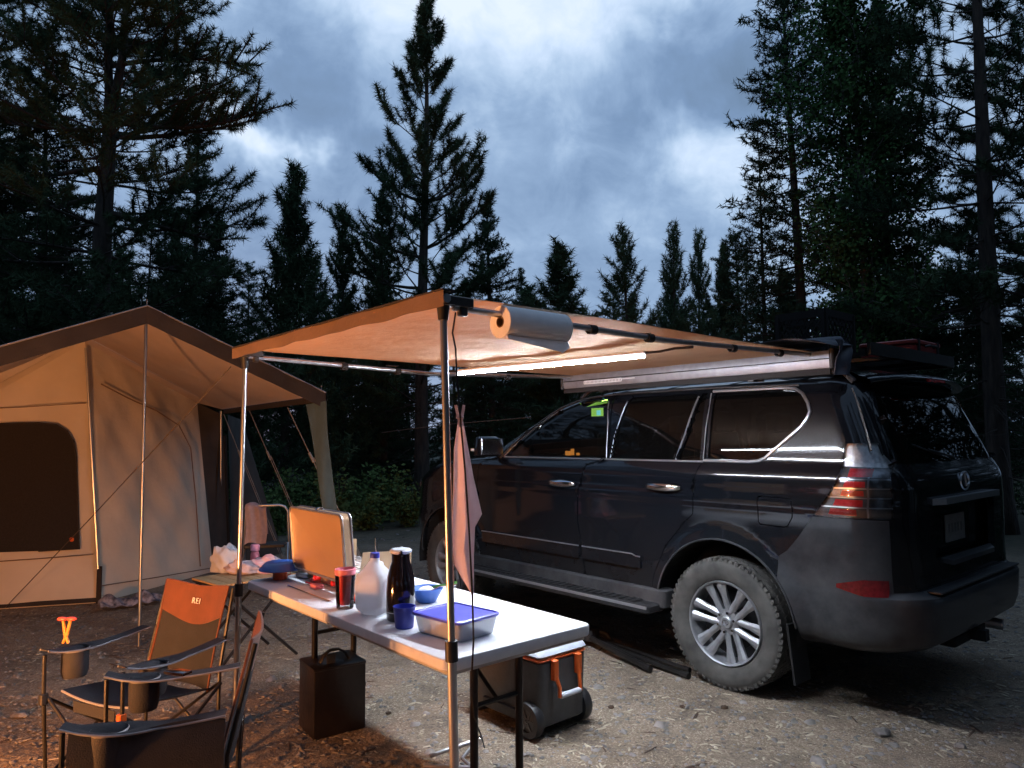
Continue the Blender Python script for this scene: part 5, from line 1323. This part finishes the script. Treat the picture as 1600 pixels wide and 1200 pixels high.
# food container
fcx = atz(712, 956, TZ + .08); fc = thing('food_container', 'clear food container with a translucent blue lid near the end of the table', 'container', (fcx.x, fcx.y, TZ), A_ + R(6))
b = B()
def rect_loft(b, levels, n=5):
    rs = []
    for hx, hy, r, z in levels: rs.append([(x, y, z) for x, y in rrect(-hx, -hy, hx, hy, r, n)])
    m = len(rs[0]); vs = sum(rs, []); fs = [(k * m + i, k * m + (i + 1) % m, (k + 1) * m + (i + 1) % m, (k + 1) * m + i) for k in range(len(rs) - 1) for i in range(m)]
    return b.add(vs, fs + [tuple(range(m - 1, -1, -1)), tuple((len(rs) - 1) * m + i for i in range(m))])
rect_loft(b, [(.095, .120, .03, 0), (.100, .125, .03, .004), (.112, .138, .03, .072), (.109, .135, .03, .072), (.097, .122, .03, .006)]); make('tub', b, M['tub'], fc, ang=35)
b = B(); rect_loft(b, [(.116, .142, .032, .070), (.118, .144, .032, .074), (.118, .144, .032, .080), (.110, .136, .03, .082), (.106, .132, .028, .077), (.09, .115, .02, .077)]); make('lid', b, M['bluelid'], fc, ang=30)
b = B(); b.ball((-.02, -.01, .028), (.055, .07, .022), 14, 7); make('food', b, mat('pinkish_food', (.45, .20, .30), .6, bump=.3), fc)
# small utensils
b = B(); p_, q_ = px_t(450, 915, TZ + .004), px_t(516, 940, TZ + .004); b.tube([p_, p_.lerp(q_, .5), q_], [.007, .005, .009], 6, sq=(.3, 1)); single('table_knife', b, M['chrome'], 'steel table knife lying on the table before the stove', 'knife')
br = thing('basting_brush', 'pink silicone basting brush lying on the table before the stove', 'brush', px_t(495, 920, TZ), A_)
b = B(); b.box((0, 0, .014), (.050, .060, .022), bev=.008); make('brush_head', b, M['pink'], br)
b = B(); b.tube([(0, .02, .012), (.01, .10, .010), (.015, .16, .008)], .006, 6); make('handle', b, M['redplastic'], br)
b = B(); c_ = px_t(500, 908, TZ); b.lathe([(0, 0), (.05, 0), (.055, .012), (.05, .018), (0, .018)], 20, 'Z', c_); single('pink_dish', b, M['pink'], 'flat pinkish dish lying against the foot of the stove', 'dish')
b = B(); c_ = px_t(474, 903, TZ); b.box(c_ + Vector((0, 0, .012)), (.09, .03, .022), rot=R(-30), bev=.005); single('lighter', b, M['steel'], 'small steel lighter lying left of the stove foot', 'lighter')
rj = thing('ketchup_bottle', 'small red bottle with black foot behind the tumbler', 'bottle', px_t(558, 942, TZ), 0)
b = B(); b.lathe([(0, .012), (.020, .012), (.022, .03), (.020, .06), (.008, .085), (0, .086)], 20); make('bottle_body', b, M['redplastic'], rj)
b = B(); b.lathe([(0, 0), (.018, 0), (.020, .012), (0, .012)], 20); make('cap', b, M['blackplastic'], rj)

# ---------------------------------------------------------------- under and around the table
cl_ = thing('wheeled_cooler', 'charcoal wheeled cooler with pale lid and orange handles under the table end', 'cooler', (.129, 3.667, 0), A_ + R(1))
b = B(); b.box((.17, .29, .215), (.325, .56, .33), bev=.035, top=(1.05, 1.03)); make('cooler_body', b, M['coolergrey'], cl_)
b = B(); b.box((.17, .29, .384), (.352, .585, .022), bev=.03); make('orange_band', b, M['orangep'], cl_)
b = B(); b.box((.17, .29, .426), (.355, .59, .064), bev=.035, top=(.90, .94)); b.box((.17, .29, .452), (.22, .40, .016), bev=.02); ld = make('lid', b, M['coolerlid'], cl_)
for x in (-.005, .345):
    w = bpy.data.objects.new('wheel', None); col.objects.link(w); w.parent = cl_; w.location = (x, .075, .088)
    b = B(); b.lathe([(.055, -.026), (.084, -.026), (.088, -.018), (.088, .018), (.084, .026), (.055, .026), (.055, -.026)], 32, 'X'); make('tyre', b, M['blackplastic'], w, ang=30)
    b = B(); b.lathe([(0, -.018), (.055, -.015)], 24, 'X'); b.lathe([(0, .018), (.055, .015)], 24, 'X')
    for k in range(6): a = k * math.pi / 3; b.box((0, math.cos(a) * .03, math.sin(a) * .03), (.044, .012, .045), rot=Matrix.Rotation(a - math.pi / 2, 3, 'X'))
    make('hub', b, M['coolergrey'], w)
for x in (.085, .255):
    b = B(); b.box((x, -.018, .335), (.032, .034, .10), bev=.008); b.tube([(x, -.024, .31), (x + (.012 if x < .1 else -.012), -.04, .25), (x + (.010 if x < .1 else -.010), -.042, .205)], .013, 8, sq=(1, .8)); make('handle_arm', b, M['orangep'], cl_)
b = B(); b.tube([(.10, -.042, .21), (.24, -.042, .21)], .014, 12); make('handle_grip', b, M['coolerlid'], cl_)
b = B(); b.tube([(.10, .575, .33), (.10, .625, .30), (.10, .63, .22), (.24, .63, .22), (.24, .625, .30), (.24, .575, .33)], .014, 8); make('tow_handle', b, M['orangep'], cl_)
b = B(); b.box((.0, .29, .09), (.03, .30, .05), bev=.01); b.box((.17, .55, .03), (.28, .05, .06), bev=.01); make('skid_foot', b, M['blackplastic'], cl_)
# black box
c0 = atz(490, 1157, 0); c1 = atz(571, 1137, 0); c2 = atz(452, 1151, 0)
ang = math.atan2(c1.y - c0.y, c1.x - c0.x)
bx = thing('metal_box', 'black metal box with a top handle standing on the dirt left of the table leg', 'box', c0, ang)
wx_ = (c1 - c0).length
b = B(); b.box((wx_ / 2, .12, .166), (wx_, .24, .332), bev=.006); make('box_body', b, M['boxblack'], bx)
b = B(); b.box((wx_ / 2, .12, .336), (wx_ + .004, .244, .012), bev=.004); make('lid', b, M['boxblack'], bx)
b = B(); b.tube([(wx_ * .22, .095, .345), (wx_ * .28, .095, .375), (wx_ * .42, .095, .40), (wx_ * .58, .095, .40), (wx_ * .72, .095, .375), (wx_ * .78, .095, .345)], .011, 8, sq=(.6, 1.5)); make('handle', b, M['blackplastic'], bx)
b = B(); b.box((wx_ * .40, .065, .362), (.045, .008, .05)); make('handle_tag', b, M['coolergrey'], bx, False)
b = B(); b.box((wx_ + .008, .09, .19), (.02, .03, .03), bev=.004); b.box((wx_ + .02, .09, .20), (.02, .05, .02), bev=.004); make('side_latch', b, M['blackplastic'], bx)
# folded tripod
f0, f1 = Vector((.50, 5.38, .04)), Vector((1.06, 4.60, .02)); fd = (f1 - f0).normalized(); fs_ = Vector((fd.y, -fd.x, 0))
tp = thing('folded_tripod', 'folded black tripod lying on the gravel between cooler and rear wheel', 'tripod', ((f0 + f1) / 2).xy.to_3d(), 0)
for k, (a, e, r) in enumerate(((.0, .02, .017), (-.055, -.21, .020), (.05, -.05, .014))):
    b = B(); b.tube([f0 + fs_ * a * -.3 + Vector((0, 0, .01 + .4 * abs(a))), f1 + fd * e + fs_ * a * -1.8], r, 8); b.tube([f1 + fd * (e - .03) + fs_ * a * -1.8, f1 + fd * (e + .02) + fs_ * a * -1.8], r * 1.25, 8); make('leg', b, M['darkmetal'], tp, world=True)
b = B(); b.box(f0 + fd * .06 + Vector((0, 0, .045)), (.16, .12, .09), rot=math.atan2(fd.y, fd.x), bev=.03); b.tube([f0 + Vector((0, 0, .08)), f0 + fd * .18 + fs_ * -.08 + Vector((0, 0, .05)), f0 + fd * .30 + fs_ * -.05], .014, 8); make('head', b, M['blackplastic'], tp, world=True)
b = B(); b.box(f0 - fd * .03 + Vector((0, 0, .075)), (.03, .05, .025), rot=.4, bev=.006); make('release_tab', b, M['orangep'], tp, world=True)
# steel stand foot below the table
sd = thing('steel_stand_foot', 'grey steel spreader feet of a stand lying under the near end of the table', 'stand', atz(705, 1180, 0), 0)
P_ = [atz(672, 1181, .03), atz(745, 1157, .06), atz(662, 1197, .03), atz(738, 1200, .03), atz(722, 1185, .04)]
b = B(); b.tube([P_[0], P_[1]], .010, 8); make('strut', b, M['steel'], sd, world=True)
b = B(); b.tube([P_[2], P_[3]], .010, 8); make('strut', b, M['steel'], sd, world=True)
b = B(); b.tube([P_[1], P_[4], P_[3]], .008, 8); make('strut', b, M['steel'], sd, world=True)
b = B(); b.box(P_[1], (.05, .03, .03), bev=.006); make('joint', b, M['chrome'], sd, world=True)

# ---------------------------------------------------------------- camp chairs
def text_mesh(txt, size, m, parent, loc, rot, name='logo', ext=.0015):
    cu = bpy.data.curves.new('txt', 'FONT'); cu.body = txt; cu.size = size; cu.extrude = ext; cu.align_x = 'CENTER'
    o = bpy.data.objects.new('txt', cu); col.objects.link(o); dg = bpy.context.evaluated_depsgraph_get()
    me = bpy.data.meshes.new_from_object(o.evaluated_get(dg)); bpy.data.objects.remove(o)
    me.materials.clear(); me.materials.append(m); q = bpy.data.objects.new(name, me); col.objects.link(q); q.parent = parent; q.location = loc; q.rotation_euler = rot; return q
def camp_chair(name, label, loc, rz, holder=True, panel=False, hole=True):
    t = thing(name, label, 'camp chair', loc, rz); t.scale = (.94, .94, .94)
    W = .235
    def back(u, v, off=0.0):
        w = .235 - .012 * math.sin(v * math.pi) ; x = (u * 2 - 1) * w
        z = .36 + v * .47; y = .20 + v * .12 + .045 * (1 - (u * 2 - 1) ** 2) * (1 - .5 * v) + off; z += .018 * (abs(u * 2 - 1) ** 2) * v + (.012 * math.sin(u * 9) * v * .3)
        return (x, y, z)
    b = B(); b.grid(lambda u, v: back(u, v * .70), 20, 20, .004); make('backrest', b, M['greyfab'], t, ang=80)
    b = B(); b.grid(lambda u, v: back(u, .70 - .10 * math.sin(math.pi * u) + (.30 + .10 * math.sin(math.pi * u)) * v, -.004), 20, 10, .006); bt = make('back_top_panel', b, M['orangefab'], t, ang=80, label='bright orange top panel of the backrest')
    text_mesh('R E I'.replace(' ', chr(0x200a)), .042, M['paper'], bt, (0, .313, .742), (R(90 - 14), 0, 0))
    b = B(); e = [back(0, v / 12) for v in range(13)] + [back(u / 12, 1) for u in range(13)] + [back(1, 1 - v / 12) for v in range(13)]; b.tube(e, .006, 6); make('piping', b, M['orangefab'], bt)
    def seat(u, v):
        x = (u * 2 - 1) * (.245 + .015 * (1 - v)); y = .215 - v * .44; z = .375 + .05 * v - .055 * (1 - (u * 2 - 1) ** 2) * (.4 + .6 * math.sin(math.pi * min(1, v + .15))); return (x, y, z)
    b = B(); b.grid(seat, 20, 18, .006); se = make('seat', b, M['greyfab'], t, ang=80)
    b = B(); b.tube([seat(u / 14, 1) for u in range(15)], .0055, 6); make('piping', b, M['piping'], se)
    b = B(); b.box((0, -.226, .37), (.30, .004, .05)); make('front_hem', b, M['greyfab'], se, False)
    for s in (-1, 1):
        xa = s * .285
        def arm(u, v, s=s, xa=xa):
            y = .24 - v * .53; w = .032 + .028 * max(0, math.sin(math.pi * min(1, max(0, (v - .42) / .5)))); x = xa + (u - .5) * 2 * w
            z = .61 - .020 * math.sin(math.pi * v) + .012 * (v > .9) * (v - .9) * 10; d = math.hypot(u - .5, (v - .72) * 1.6)
            if hole: z -= .030 * math.exp(-(d / .20) ** 2)
            return (x, y, z)
        b = B(); b.grid(arm, 12, 40, .005); ar = make('armrest', b, M['greyfab'], t, ang=80)
        b = B(); b.tube([arm(0, v / 24) for v in range(25)], .0045, 6); b.tube([arm(1, v / 24) for v in range(25)], .0045, 6); make('piping', b, M['piping'], ar)
        b = B(); b.lathe([(.058, 0), (.060, -.02), (.060, -.10), (.052, -.128), (.0, -.130)], 22, 'Z', (xa, .24 - .72 * .53, .592)); cu_ = make('cup_holder', b, M['greyfab'], t, ang=60)
        b = B(); b.lathe([(.060, .004), (.0635, .0), (.060, -.006)], 22, 'Z', (xa, .24 - .72 * .53, .594)); make('rim_piping', b, M['piping'], cu_)
        # frame
        b = B(); b.tube([(s * .27, .235, 0.0), (s * .265, .245, .45), (s * .250, .335, .84)], .009, 8); make('back_post', b, M['darkmetal'], t)
        b = B(); b.tube([(s * .27, -.27, 0.015), (s * .285, -.285, .40), (s * .285, -.287, .60)], .009, 8); make('front_post', b, M['darkmetal'], t)
        b = B(); b.tube([(s * .275, .25, .02), (s * .275, -.27, .40)], .008, 8); b.tube([(s * .285, -.27, .02), (s * .285, .24, .40)], .008, 8); make('side_cross', b, M['darkmetal'], t)
        for y in (.24, -.275):
            b = B(); b.box((s * .275, y, .02), (.04, .05, .035), bev=.008); make('foot', b, M['blackplastic'], t)
        b = B(); b.box((s * .283, -.287, .40), (.03, .035, .05), bev=.008); make('hub_joint', b, M['orangep'] if s == 1 else M['blackplastic'], t)
    for y in (.25, -.275):
        b = B(); b.tube([(-.27, y, .03), (.275, y - .01, .40)], .008, 8); make('cross_leg', b, M['darkmetal'], t)
        b = B(); b.tube([(.27, y + .016, .03), (-.275, y + .006, .40)], .008, 8); make('cross_leg', b, M['darkmetal'], t)
    if panel:
        s = panel; b = B(); b.grid(lambda u, v: (s * (.315 + .02 * math.sin(math.pi * v)), .24 - u * .50, .60 - v * .27 * (1 - .25 * u) + .01 * math.sin(u * 7)), 20, 12, .004); make('side_pocket', b, M['greyfab'], t, ang=80)
    return t
camp_chair('camp_chair', 'folding camp chair with orange-topped back seen from the front, left of the awning poles', (-1.71, 3.36, 0), R(-27))
camp_chair('camp_chair', 'nearest folding camp chair seen side-on with its orange top edge, before the black box', (-1.28, 2.73, 0), R(-74), panel=1)
# toy legs in the cup holder
p = atz(103, 1005, .56)
ty = thing('plastic_toy', 'amber crossed plastic legs with hot pink feet sticking up from the chair cup holder', 'toy', p, 0)
b = B(); b.tube([(.012, 0, 0), (-.004, 0, .04), (-.016, 0, .105)], [.006, .008, .007], 8); b.tube([(-.014, 0, 0), (.004, 0, .04), (.018, 0, .105)], [.006, .008, .007], 8); make('leg_pair', b, M['stalk'], ty)
for x in (-.020, .022):
    b = B(); b.ball((x, 0, .112), (.026, .012, .010), 12, 7); make('foot', b, M['hotpink'], ty)
# small phone-like clip in the near chair's holder
b = B(); q = aty(458 * .6 + 0, 0, 1) if False else atz(278, 1050, .605); b.box(q, (.10, .05, .012), rot=R(-20), bev=.005); single('phone', b, M['carafe'], 'small dark phone lying on the arm of the nearest camp chair', 'phone')

# ---------------------------------------------------------------- tent
Rf = Vector((-2.762, 5.372, 2.50)); Tc = Vector((-4.07, 6.787, 2.44)); Bc = Vector((-3.85, 6.787, 0)); Rb = Vector((-3.43, 8.32, 0)); Rt = Vector((-3.66, 8.32, 1.93))
Lb = Vector((-6.0, 6.16, 0)); Lt = Vector((-6.0, 6.19, 1.05)); Er = Vector((-1.585, 6.06, 1.875)); Eb = Vector((-3.44, 8.50, 1.86)); El = Vector((-4.45, 4.10, 1.62))
tent = thing('canvas_tent', 'large cream canvas tent with brown fly and dark mesh window, lit by the fire', 'tent', (-4.4, 8.0, 0), 0)
def quad(a, b_, c, d, nu=24, nv=24, wr=.0, sag=0.0, sagdir=(0, 0, -1), seed=0, thick=.0):
    n = (b_ - a).cross(d - a).normalized(); sdv = Vector(sagdir)
    def fn(u, v):
        p = (a * (1 - u) + b_ * u) * (1 - v) + (d * (1 - u) + c * u) * v
        w = wr * (math.sin(u * 9 + v * 7 + seed) * .5 + math.sin(u * 17 - v * 11 + seed * 2) * .3 + math.sin((u + v) * 29 + seed) * .15) * math.sin(math.pi * min(1, max(0, u))) ** .4 * math.sin(math.pi * min(1, max(0, v))) ** .4
        return p + n * w + sdv * sag * math.sin(math.pi * u) * math.sin(math.pi * v)
    b = B(); b.grid(fn, nu, nv, thick); return b
make('front_wall', quad(Bc, Lb, Lt, Tc, 60, 60, .055, seed=1), M['canvas'], tent, world=True, ang=80)
make('right_wall', quad(Bc, Rb, Rt, Tc, 60, 60, .045, .05, (.6, -.4, 0), seed=4), M['canvas'], tent, world=True, ang=80)
make('sod_cloth', quad(Bc + Vector((0, -.02, .012)), Lb + Vector((0, -.02, .012)), Lb + Vector((0, 0, .05)), Bc + Vector((0, 0, .05)), 30, 2, .01), M['flybrown'], tent, world=True)
nl = (Lb - Bc).cross(Tc - Bc).normalized(); nl = nl if nl.y < 0 else -nl
def onwall(u, v, off):   # point of the left wall plane under pixel u,v
    d = ray(u, v); o = Vector((0, 0, CAMH)); t = ((Bc + nl * off) - o).dot(nl) / d.dot(nl); return o + d * t
wpx = [(-150, 668), (0, 662), (60, 661), (88, 664), (105, 674), (115, 690), (119, 715), (124, 858), (60, 861), (-150, 868)]
b = B(); b.prism([onwall(u, v, .045) for u, v in wpx], -nl * .012); make('window_screen', b, M['screen'], tent, False, world=True)
b = B(); b.tube([onwall(u, v, .05) for u, v in wpx[1:-1]], .007, 6); make('window_hem', b, M['flybrown'], tent, world=True)
b = B(); c_ = onwall(112, 843, .06); b.ball(c_, (.022, .004, .022), 12, 6); make('window_badge', b, M['orangep'], tent, world=True)
b = B(); b.tube([Bc.lerp(Tc, .13) + Vector((.03, -.04, 0)), Tc + Vector((.04, -.05, -.06))], .012, 8); make('corner_pole', b, M['alu'], tent, world=True)
b = B(); b.box(Bc + Vector((.01, -.03, .17)), (.045, .01, .34)); make('corner_strap', b, M['flybrown'], tent, False, world=True)
b = B(); b.tube([onwall(u, v, .045) for u, v in ((-40, 880), (60, 873), (124, 868), (146, 866))], .005, 5); make('hem_seam', b, M['card'], tent, world=True)
b = B(); b.tube([onwall(u, v, .045) for u, v in ((-60, 640), (40, 636), (100, 632), (134, 630))], .004, 5); make('hem_seam', b, M['card'], tent, world=True)
# zipped door arc on the right wall
nr = (Rb - Bc).cross(Tc - Bc).normalized(); nr = nr if nr.x > 0 else -nr
def onr(u, v, off):
    d = ray(u, v); o = Vector((0, 0, CAMH)); t = ((Bc + nr * off) - o).dot(nr) / d.dot(nr); return o + d * t
b = B(); b.tube([onr(u, v, .05) for u, v in ((158, 600), (200, 622), (245, 642), (280, 665), (298, 700), (306, 780), (313, 885))], .007, 5); make('door_zip', b, M['card'], tent, world=True)
b = B(); b.tube([onr(u, v, .05) for u, v in ((160, 915), (240, 903), (328, 888))], .005, 5); make('hem_seam', b, M['card'], tent, world=True)
# fly
make('fly_right', quad(Rf, Er, Eb, Tc + Vector((0, 0, .06)), 34, 34, .012, .07), M['flycream'], tent, world=True, ang=80)
make('fly_left', quad(Rf, El, Lt + Vector((.1, .2, .5)), Tc + Vector((0, 0, .06)), 34, 34, .012, .06), M['flycream'], tent, world=True, ang=80)
Up = Vector((0, 0, .018))
def band(a, b_, h, name, m, out=Vector((0, 0, 0)), n=24, wave=.006):
    bb = B(); bb.grid(lambda u, v: a.lerp(b_, u) + Vector((0, 0, .016 - h * v)) + out + Vector((1, -1, 0)) * .004 * math.sin(u * 30), n, 3, .003); return make(name, bb, m, tent, world=True, ang=80)
of = Vector((.012, -.016, 0))
make('gusset', quad(Tc, Rt, Eb, Tc + Vector((0, 0, .06)), 20, 4), M['flycream'], tent, world=True, ang=80)
make('gusset', quad(Tc, Lt, Lt + Vector((.1, .2, .5)), Tc + Vector((0, 0, .06)), 20, 6), M['canvas'], tent, world=True, ang=80)
band(Rf, Er, .135, 'front_valance', M['flybrown'], of); band(Rf, El, .135, 'front_valance', M['flybrown'], of)
band(Er, Eb, .07, 'eave_valance', M['flybrown'], Vector((.012, .01, 0)))
b = B(); b.tube([El + Up + of, Rf + Up + of, Er + Up + of], .007, 6); make('fly_piping', b, M['piping'], tent, world=True)
make('fly_top', quad(Rf + Up, Er + Up, Eb + Up, Tc + Vector((0, 0, .08)), 10, 10, 0, .05), M['flybrown'], tent, world=True); make('fly_top', quad(Rf + Up, El + Up, Lt + Vector((.1, .2, .53)), Tc + Vector((0, 0, .08)), 10, 10, 0, .05), M['flybrown'], tent, world=True)
b = B(); b.tube([Rf + Vector((0, 0, .0)), Rf + Vector((0, 0, .07))], .005, 6); b.tube([Er + Vector((-.03, 0, 0)), Er + Vector((-.03, 0, .08))], .005, 6); make('pole_spike', b, M['steel'], tent, world=True)
# main body behind
Bk = Vector((-6.6, 9.7, 2.42)); Ebk = Vector((-5.6, 11.2, 1.86)); Lbk = Vector((-8.2, 9.0, 1.2))
make('roof', quad(Tc + Vector((0, 0, .05)), Eb, Ebk, Bk, 16, 16, .01, .03), M['flybrown'], tent, world=True); make('roof', quad(Tc + Vector((0, 0, .05)), Lt + Vector((0, 0, .1)), Lbk, Bk, 16, 16, .01, .03), M['flybrown'], tent, world=True)
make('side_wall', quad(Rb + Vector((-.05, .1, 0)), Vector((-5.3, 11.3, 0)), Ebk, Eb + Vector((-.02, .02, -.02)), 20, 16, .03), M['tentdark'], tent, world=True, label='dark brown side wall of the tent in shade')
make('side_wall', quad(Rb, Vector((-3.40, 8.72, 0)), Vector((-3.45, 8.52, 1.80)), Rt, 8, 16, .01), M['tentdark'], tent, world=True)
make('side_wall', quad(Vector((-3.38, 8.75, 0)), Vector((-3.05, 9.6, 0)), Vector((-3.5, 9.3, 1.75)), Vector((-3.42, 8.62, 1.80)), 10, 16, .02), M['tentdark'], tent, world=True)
# corner flap hanging at the eave
fo = [(509, 626), (511, 680), (517, 745), (526, 812), (531, 850)]; fi = [(478, 632), (487, 685), (497, 745), (508, 812), (513, 850)]
def flap(u, v):
    k = v * 4; i = min(int(k), 3); f = k - i
    a = aty(*fi[i], 6.02).lerp(aty(*fi[i + 1], 6.02), f); c = aty(*fo[i], 5.98).lerp(aty(*fo[i + 1], 5.98), f); p = a.lerp(c, u); p.y += .02 * math.sin(u * 4 + v * 6) + .04 * u; return p
b = B(); b.grid(flap, 10, 40, .004); make('corner_flap', b, M['flapgrey'], tent, world=True, ang=80)
# poles and guys
b = B(); b.tube([Vector((-2.746, 5.372, 0)), Vector((-2.765, 5.372, 2.48))], .0115, 10); make('ridge_pole', b, M['alu'], tent, world=True)
b = B(); b.tube([Vector((-3.476, 8.648, 0)), Vector((-3.45, 8.49, 1.84))], .013, 10); make('eave_pole', b, M['alu'], tent, world=True)
b = B(); b.tube([Vector((-3.36, 8.62, 0)), Vector((-3.40, 8.50, 1.55))], .02, 6, sq=(1, .4)); make('door_strap', b, M['dark'], tent, world=True)
for a, e in (((-2.77, 7.56, 1.80), (-1.98, 7.62, 0)), ((-2.09, 6.66, 1.80), (-1.22, 6.72, 0)), ((-3.40, 8.45, 1.80), (-2.7, 8.6, 0))):
    a, e = Vector(a), Vector(e); b = B(); b.tube([a, e], .0045, 6); m_ = a.lerp(e, .26); b.tube([m_ - (e - a).normalized() * .05, m_ + (e - a).normalized() * .05], .013, 6); b.tube([m_ + Vector((.02, 0, 0)), a.lerp(e, .95) + Vector((.02, 0, 0))], .004, 6)
    g_o = make('guy_rope', b, M['rope'], tent, world=True)
# patterned mat at the tent foot
ma = atz(157, 957, 0); mb = atz(236, 946, 0); md = (mb - ma).normalized(); mn = Vector((-md.y, md.x, 0)); L_m = (mb - ma).length * 1.25
b = B(); b.grid(lambda u, v: ma + md * (L_m * u) + mn * (v * .16) + Vector((0, 0, .01 + (.10 + .03 * math.sin(u * 11)) * math.sin(math.pi * (v * .8 + .1)) * (.7 + .3 * math.sin(u * 23 + v * 9)))), 40, 14, .006)
single('crumpled_mat', b, M['carpet'], 'crumpled navy and white patterned mat at the foot of the tent wall', 'mat', ang=70)

# ---------------------------------------------------------------- far side table and stool
S0 = atz(372, 905, .56)
stb = thing('side_table', 'small bamboo-topped folding side table with crossed black legs past the table end', 'table', (S0.x, S0.y + .12, 0), A_ + R(8))
for k in range(7):
    b = B(); b.box((-.24 + k * .08, 0, .555), (.074, .40, .014), bev=.003); make('slat', b, M['bamboo'], stb, False)
for s in (-1, 1):
    b = B(); b.tube([(-.26, s * .17, .54), (.30, s * .19, 0)], .011, 6); make('leg', b, M['darkmetal'], stb)
    b = B(); b.tube([(.26, s * .16, .54), (-.28, s * .18, 0)], .011, 6); make('leg', b, M['darkmetal'], stb)
    b = B(); b.tube([(s * .27, -.19, .545), (s * .27, .19, .545)], .010, 6); make('end_rail', b, M['darkmetal'], stb)
def blob(c, r, seed, m, name, label, cat, amp=.25, sx=1, sy=1, sz=1):
    g = random.Random(seed); ph = [g.uniform(0, 6.28) for _ in range(6)]; b = B(); b.ball((0, 0, 0), 1, 30, 18)
    vs = []
    for v in b.v:
        v = Vector(v); k = 1 + amp * (math.sin(v.x * 4 + ph[0]) * math.sin(v.y * 5 + ph[1]) + .5 * math.sin(v.z * 9 + ph[2] + v.x * 6) + .3 * math.sin(v.y * 15 + v.x * 9 + ph[3]))
        q = v * k * r; vs.append(Vector((q.x * sx, q.y * sy, max(-r * .55, q.z) * sz)) + Vector(c))
    b.v = vs; return single(name, b, m, label, cat, ang=80)
zz = .563
c_ = atz(352, 893, zz); blob((c_.x, c_.y, zz + .065), .10, 1, M['bag'], 'plastic_bag', 'knotted white plastic bag on the left of the bamboo side table', 'bag', .18, 1, .8, 1.15)
c_ = atz(378, 897, zz); blob((c_.x, c_.y, zz + .035), .10, 2, M['pinkcloth'], 'crumpled_cloth', 'crumpled pale cloth on the side table behind the awning pole', 'cloth', .25, 1.1, .7, .55)
c_ = atz(408, 897, zz); blob((c_.x, c_.y + .10, zz + .03), .12, 5, mat('pink_print_cloth', (.60, .50, .52), .85, c2=(.62, .22, .26), scale=16, detail=2), 'printed_cloth', 'pink and red printed cloth heaped right of the white bag', 'cloth', .2, 1.1, .8, .6)
c_ = atz(398, 884, zz); bt_ = thing('pink_bottle', 'pink-capped water bottle standing behind the printed cloth', 'bottle', (c_.x, c_.y, zz), 0)
b = B(); b.lathe([(0, 0), (.030, 0), (.032, .01), (.032, .08), (.026, .105), (.018, .11)], 24); make('bottle_body', b, M['pink'], bt_)
b = B(); b.lathe([(.018, .108), (.033, .112), (.034, .15), (.028, .158), (0, .16)], 24); make('cap', b, mat('pale_pink_cap', (.72, .30, .42), .5, bump=0), bt_)
# folding step stool
sp_o = Vector((aty(417, 850, 7.3).x, 7.3, 0))
fs2 = thing('step_stool', 'folding step stool with a tubular back hoop beside the tent guy ropes', 'stool', sp_o, R(12))
b = B(); b.tube([(-.23, .12, 0), (-.215, .0, .45), (-.20, -.03, .78), (-.17, -.035, .825), (-.12, -.04, .84), (.12, -.04, .84), (.17, -.035, .825), (.20, -.03, .78), (.215, .0, .45), (.23, .12, 0)], .0125, 10); make('hoop_frame', b, M['alu'], fs2)
for s in (-1, 1):
    b = B(); b.tube([(s * .20, .0, .46), (s * .225, -.34, 0)], .011, 8); make('front_leg', b, M['alu'], fs2)
b = B(); b.box((0, -.10, .46), (.38, .24, .03), bev=.01); make('top_step', b, M['blackplastic'], fs2)
b = B(); b.box((0, -.24, .22), (.36, .16, .025), bev=.01); make('lower_step', b, M['blackplastic'], fs2)
b = B()
tow = lambda u, v: (-.20 + .20 * u + .012 * math.sin(v * 8), (-.085 if v < .5 else .0) + .010 * math.sin(u * 14 + v * 4) - .03 * (v < .5) * (1 - v * 2), (.47 + .385 * (v * 2) if v < .5 else .855 - .28 * (v - .5) * 2) + .02 * math.sin(u * 5))
b.grid(tow, 18, 30, .006); b.v = [Vector(v) + sp_o for v in [Matrix.Rotation(R(12), 3, 'Z') @ Vector(v) for v in b.v]]
single('hand_towel', b, M['pinkcloth'], 'pale pink hand towel draped over the step stool hoop', 'towel', ang=80)

# ---------------------------------------------------------------- camp fire (just left of the picture)
FP = Vector((-2.6, 1.9, 0))
fp = thing('fire_pit', 'round steel fire bowl with burning logs in front of the camp chairs', 'fire pit', FP, 0)
b = B(); b.lathe([(.30, .02), (.34, .03), (.36, .32), (.375, .33), (.375, .34), (.35, .335), (.33, .06), (0, .05)], 40); make('bowl', b, M['firesteel'], fp)
for k in range(5):
    a = k * 1.25; b = B(); b.tube([(math.cos(a) * .26, math.sin(a) * .26, .14), (-math.cos(a) * .1, -math.sin(a) * .1, .30)], .035, 8); make('log', b, M['log'], fp)
for k in range(6):
    g_ = random.Random(k); a = k * 1.05; r = .10 if k else 0; h = .32 + .14 * g_.random()
    b = B(); b.lathe([(0, .26), (.05, .30), (.06, .36), (.04, .26 + h * .6), (.012, .26 + h * .9), (0, .26 + h)], 10, 'Z', (math.cos(a) * r, math.sin(a) * r, -.02)); fo_ = make('flame', b, M['flame'], fp)
lp = bpy.data.lights.new('fire_light', 'POINT'); lp.energy = FIRE_W; lp.color = (1.0, .375, .115); lp.shadow_soft_size = .14
lo = bpy.data.objects.new('fire_light', lp); col.objects.link(lo); lo.parent = fp; lo.location = (0, 0, .50)
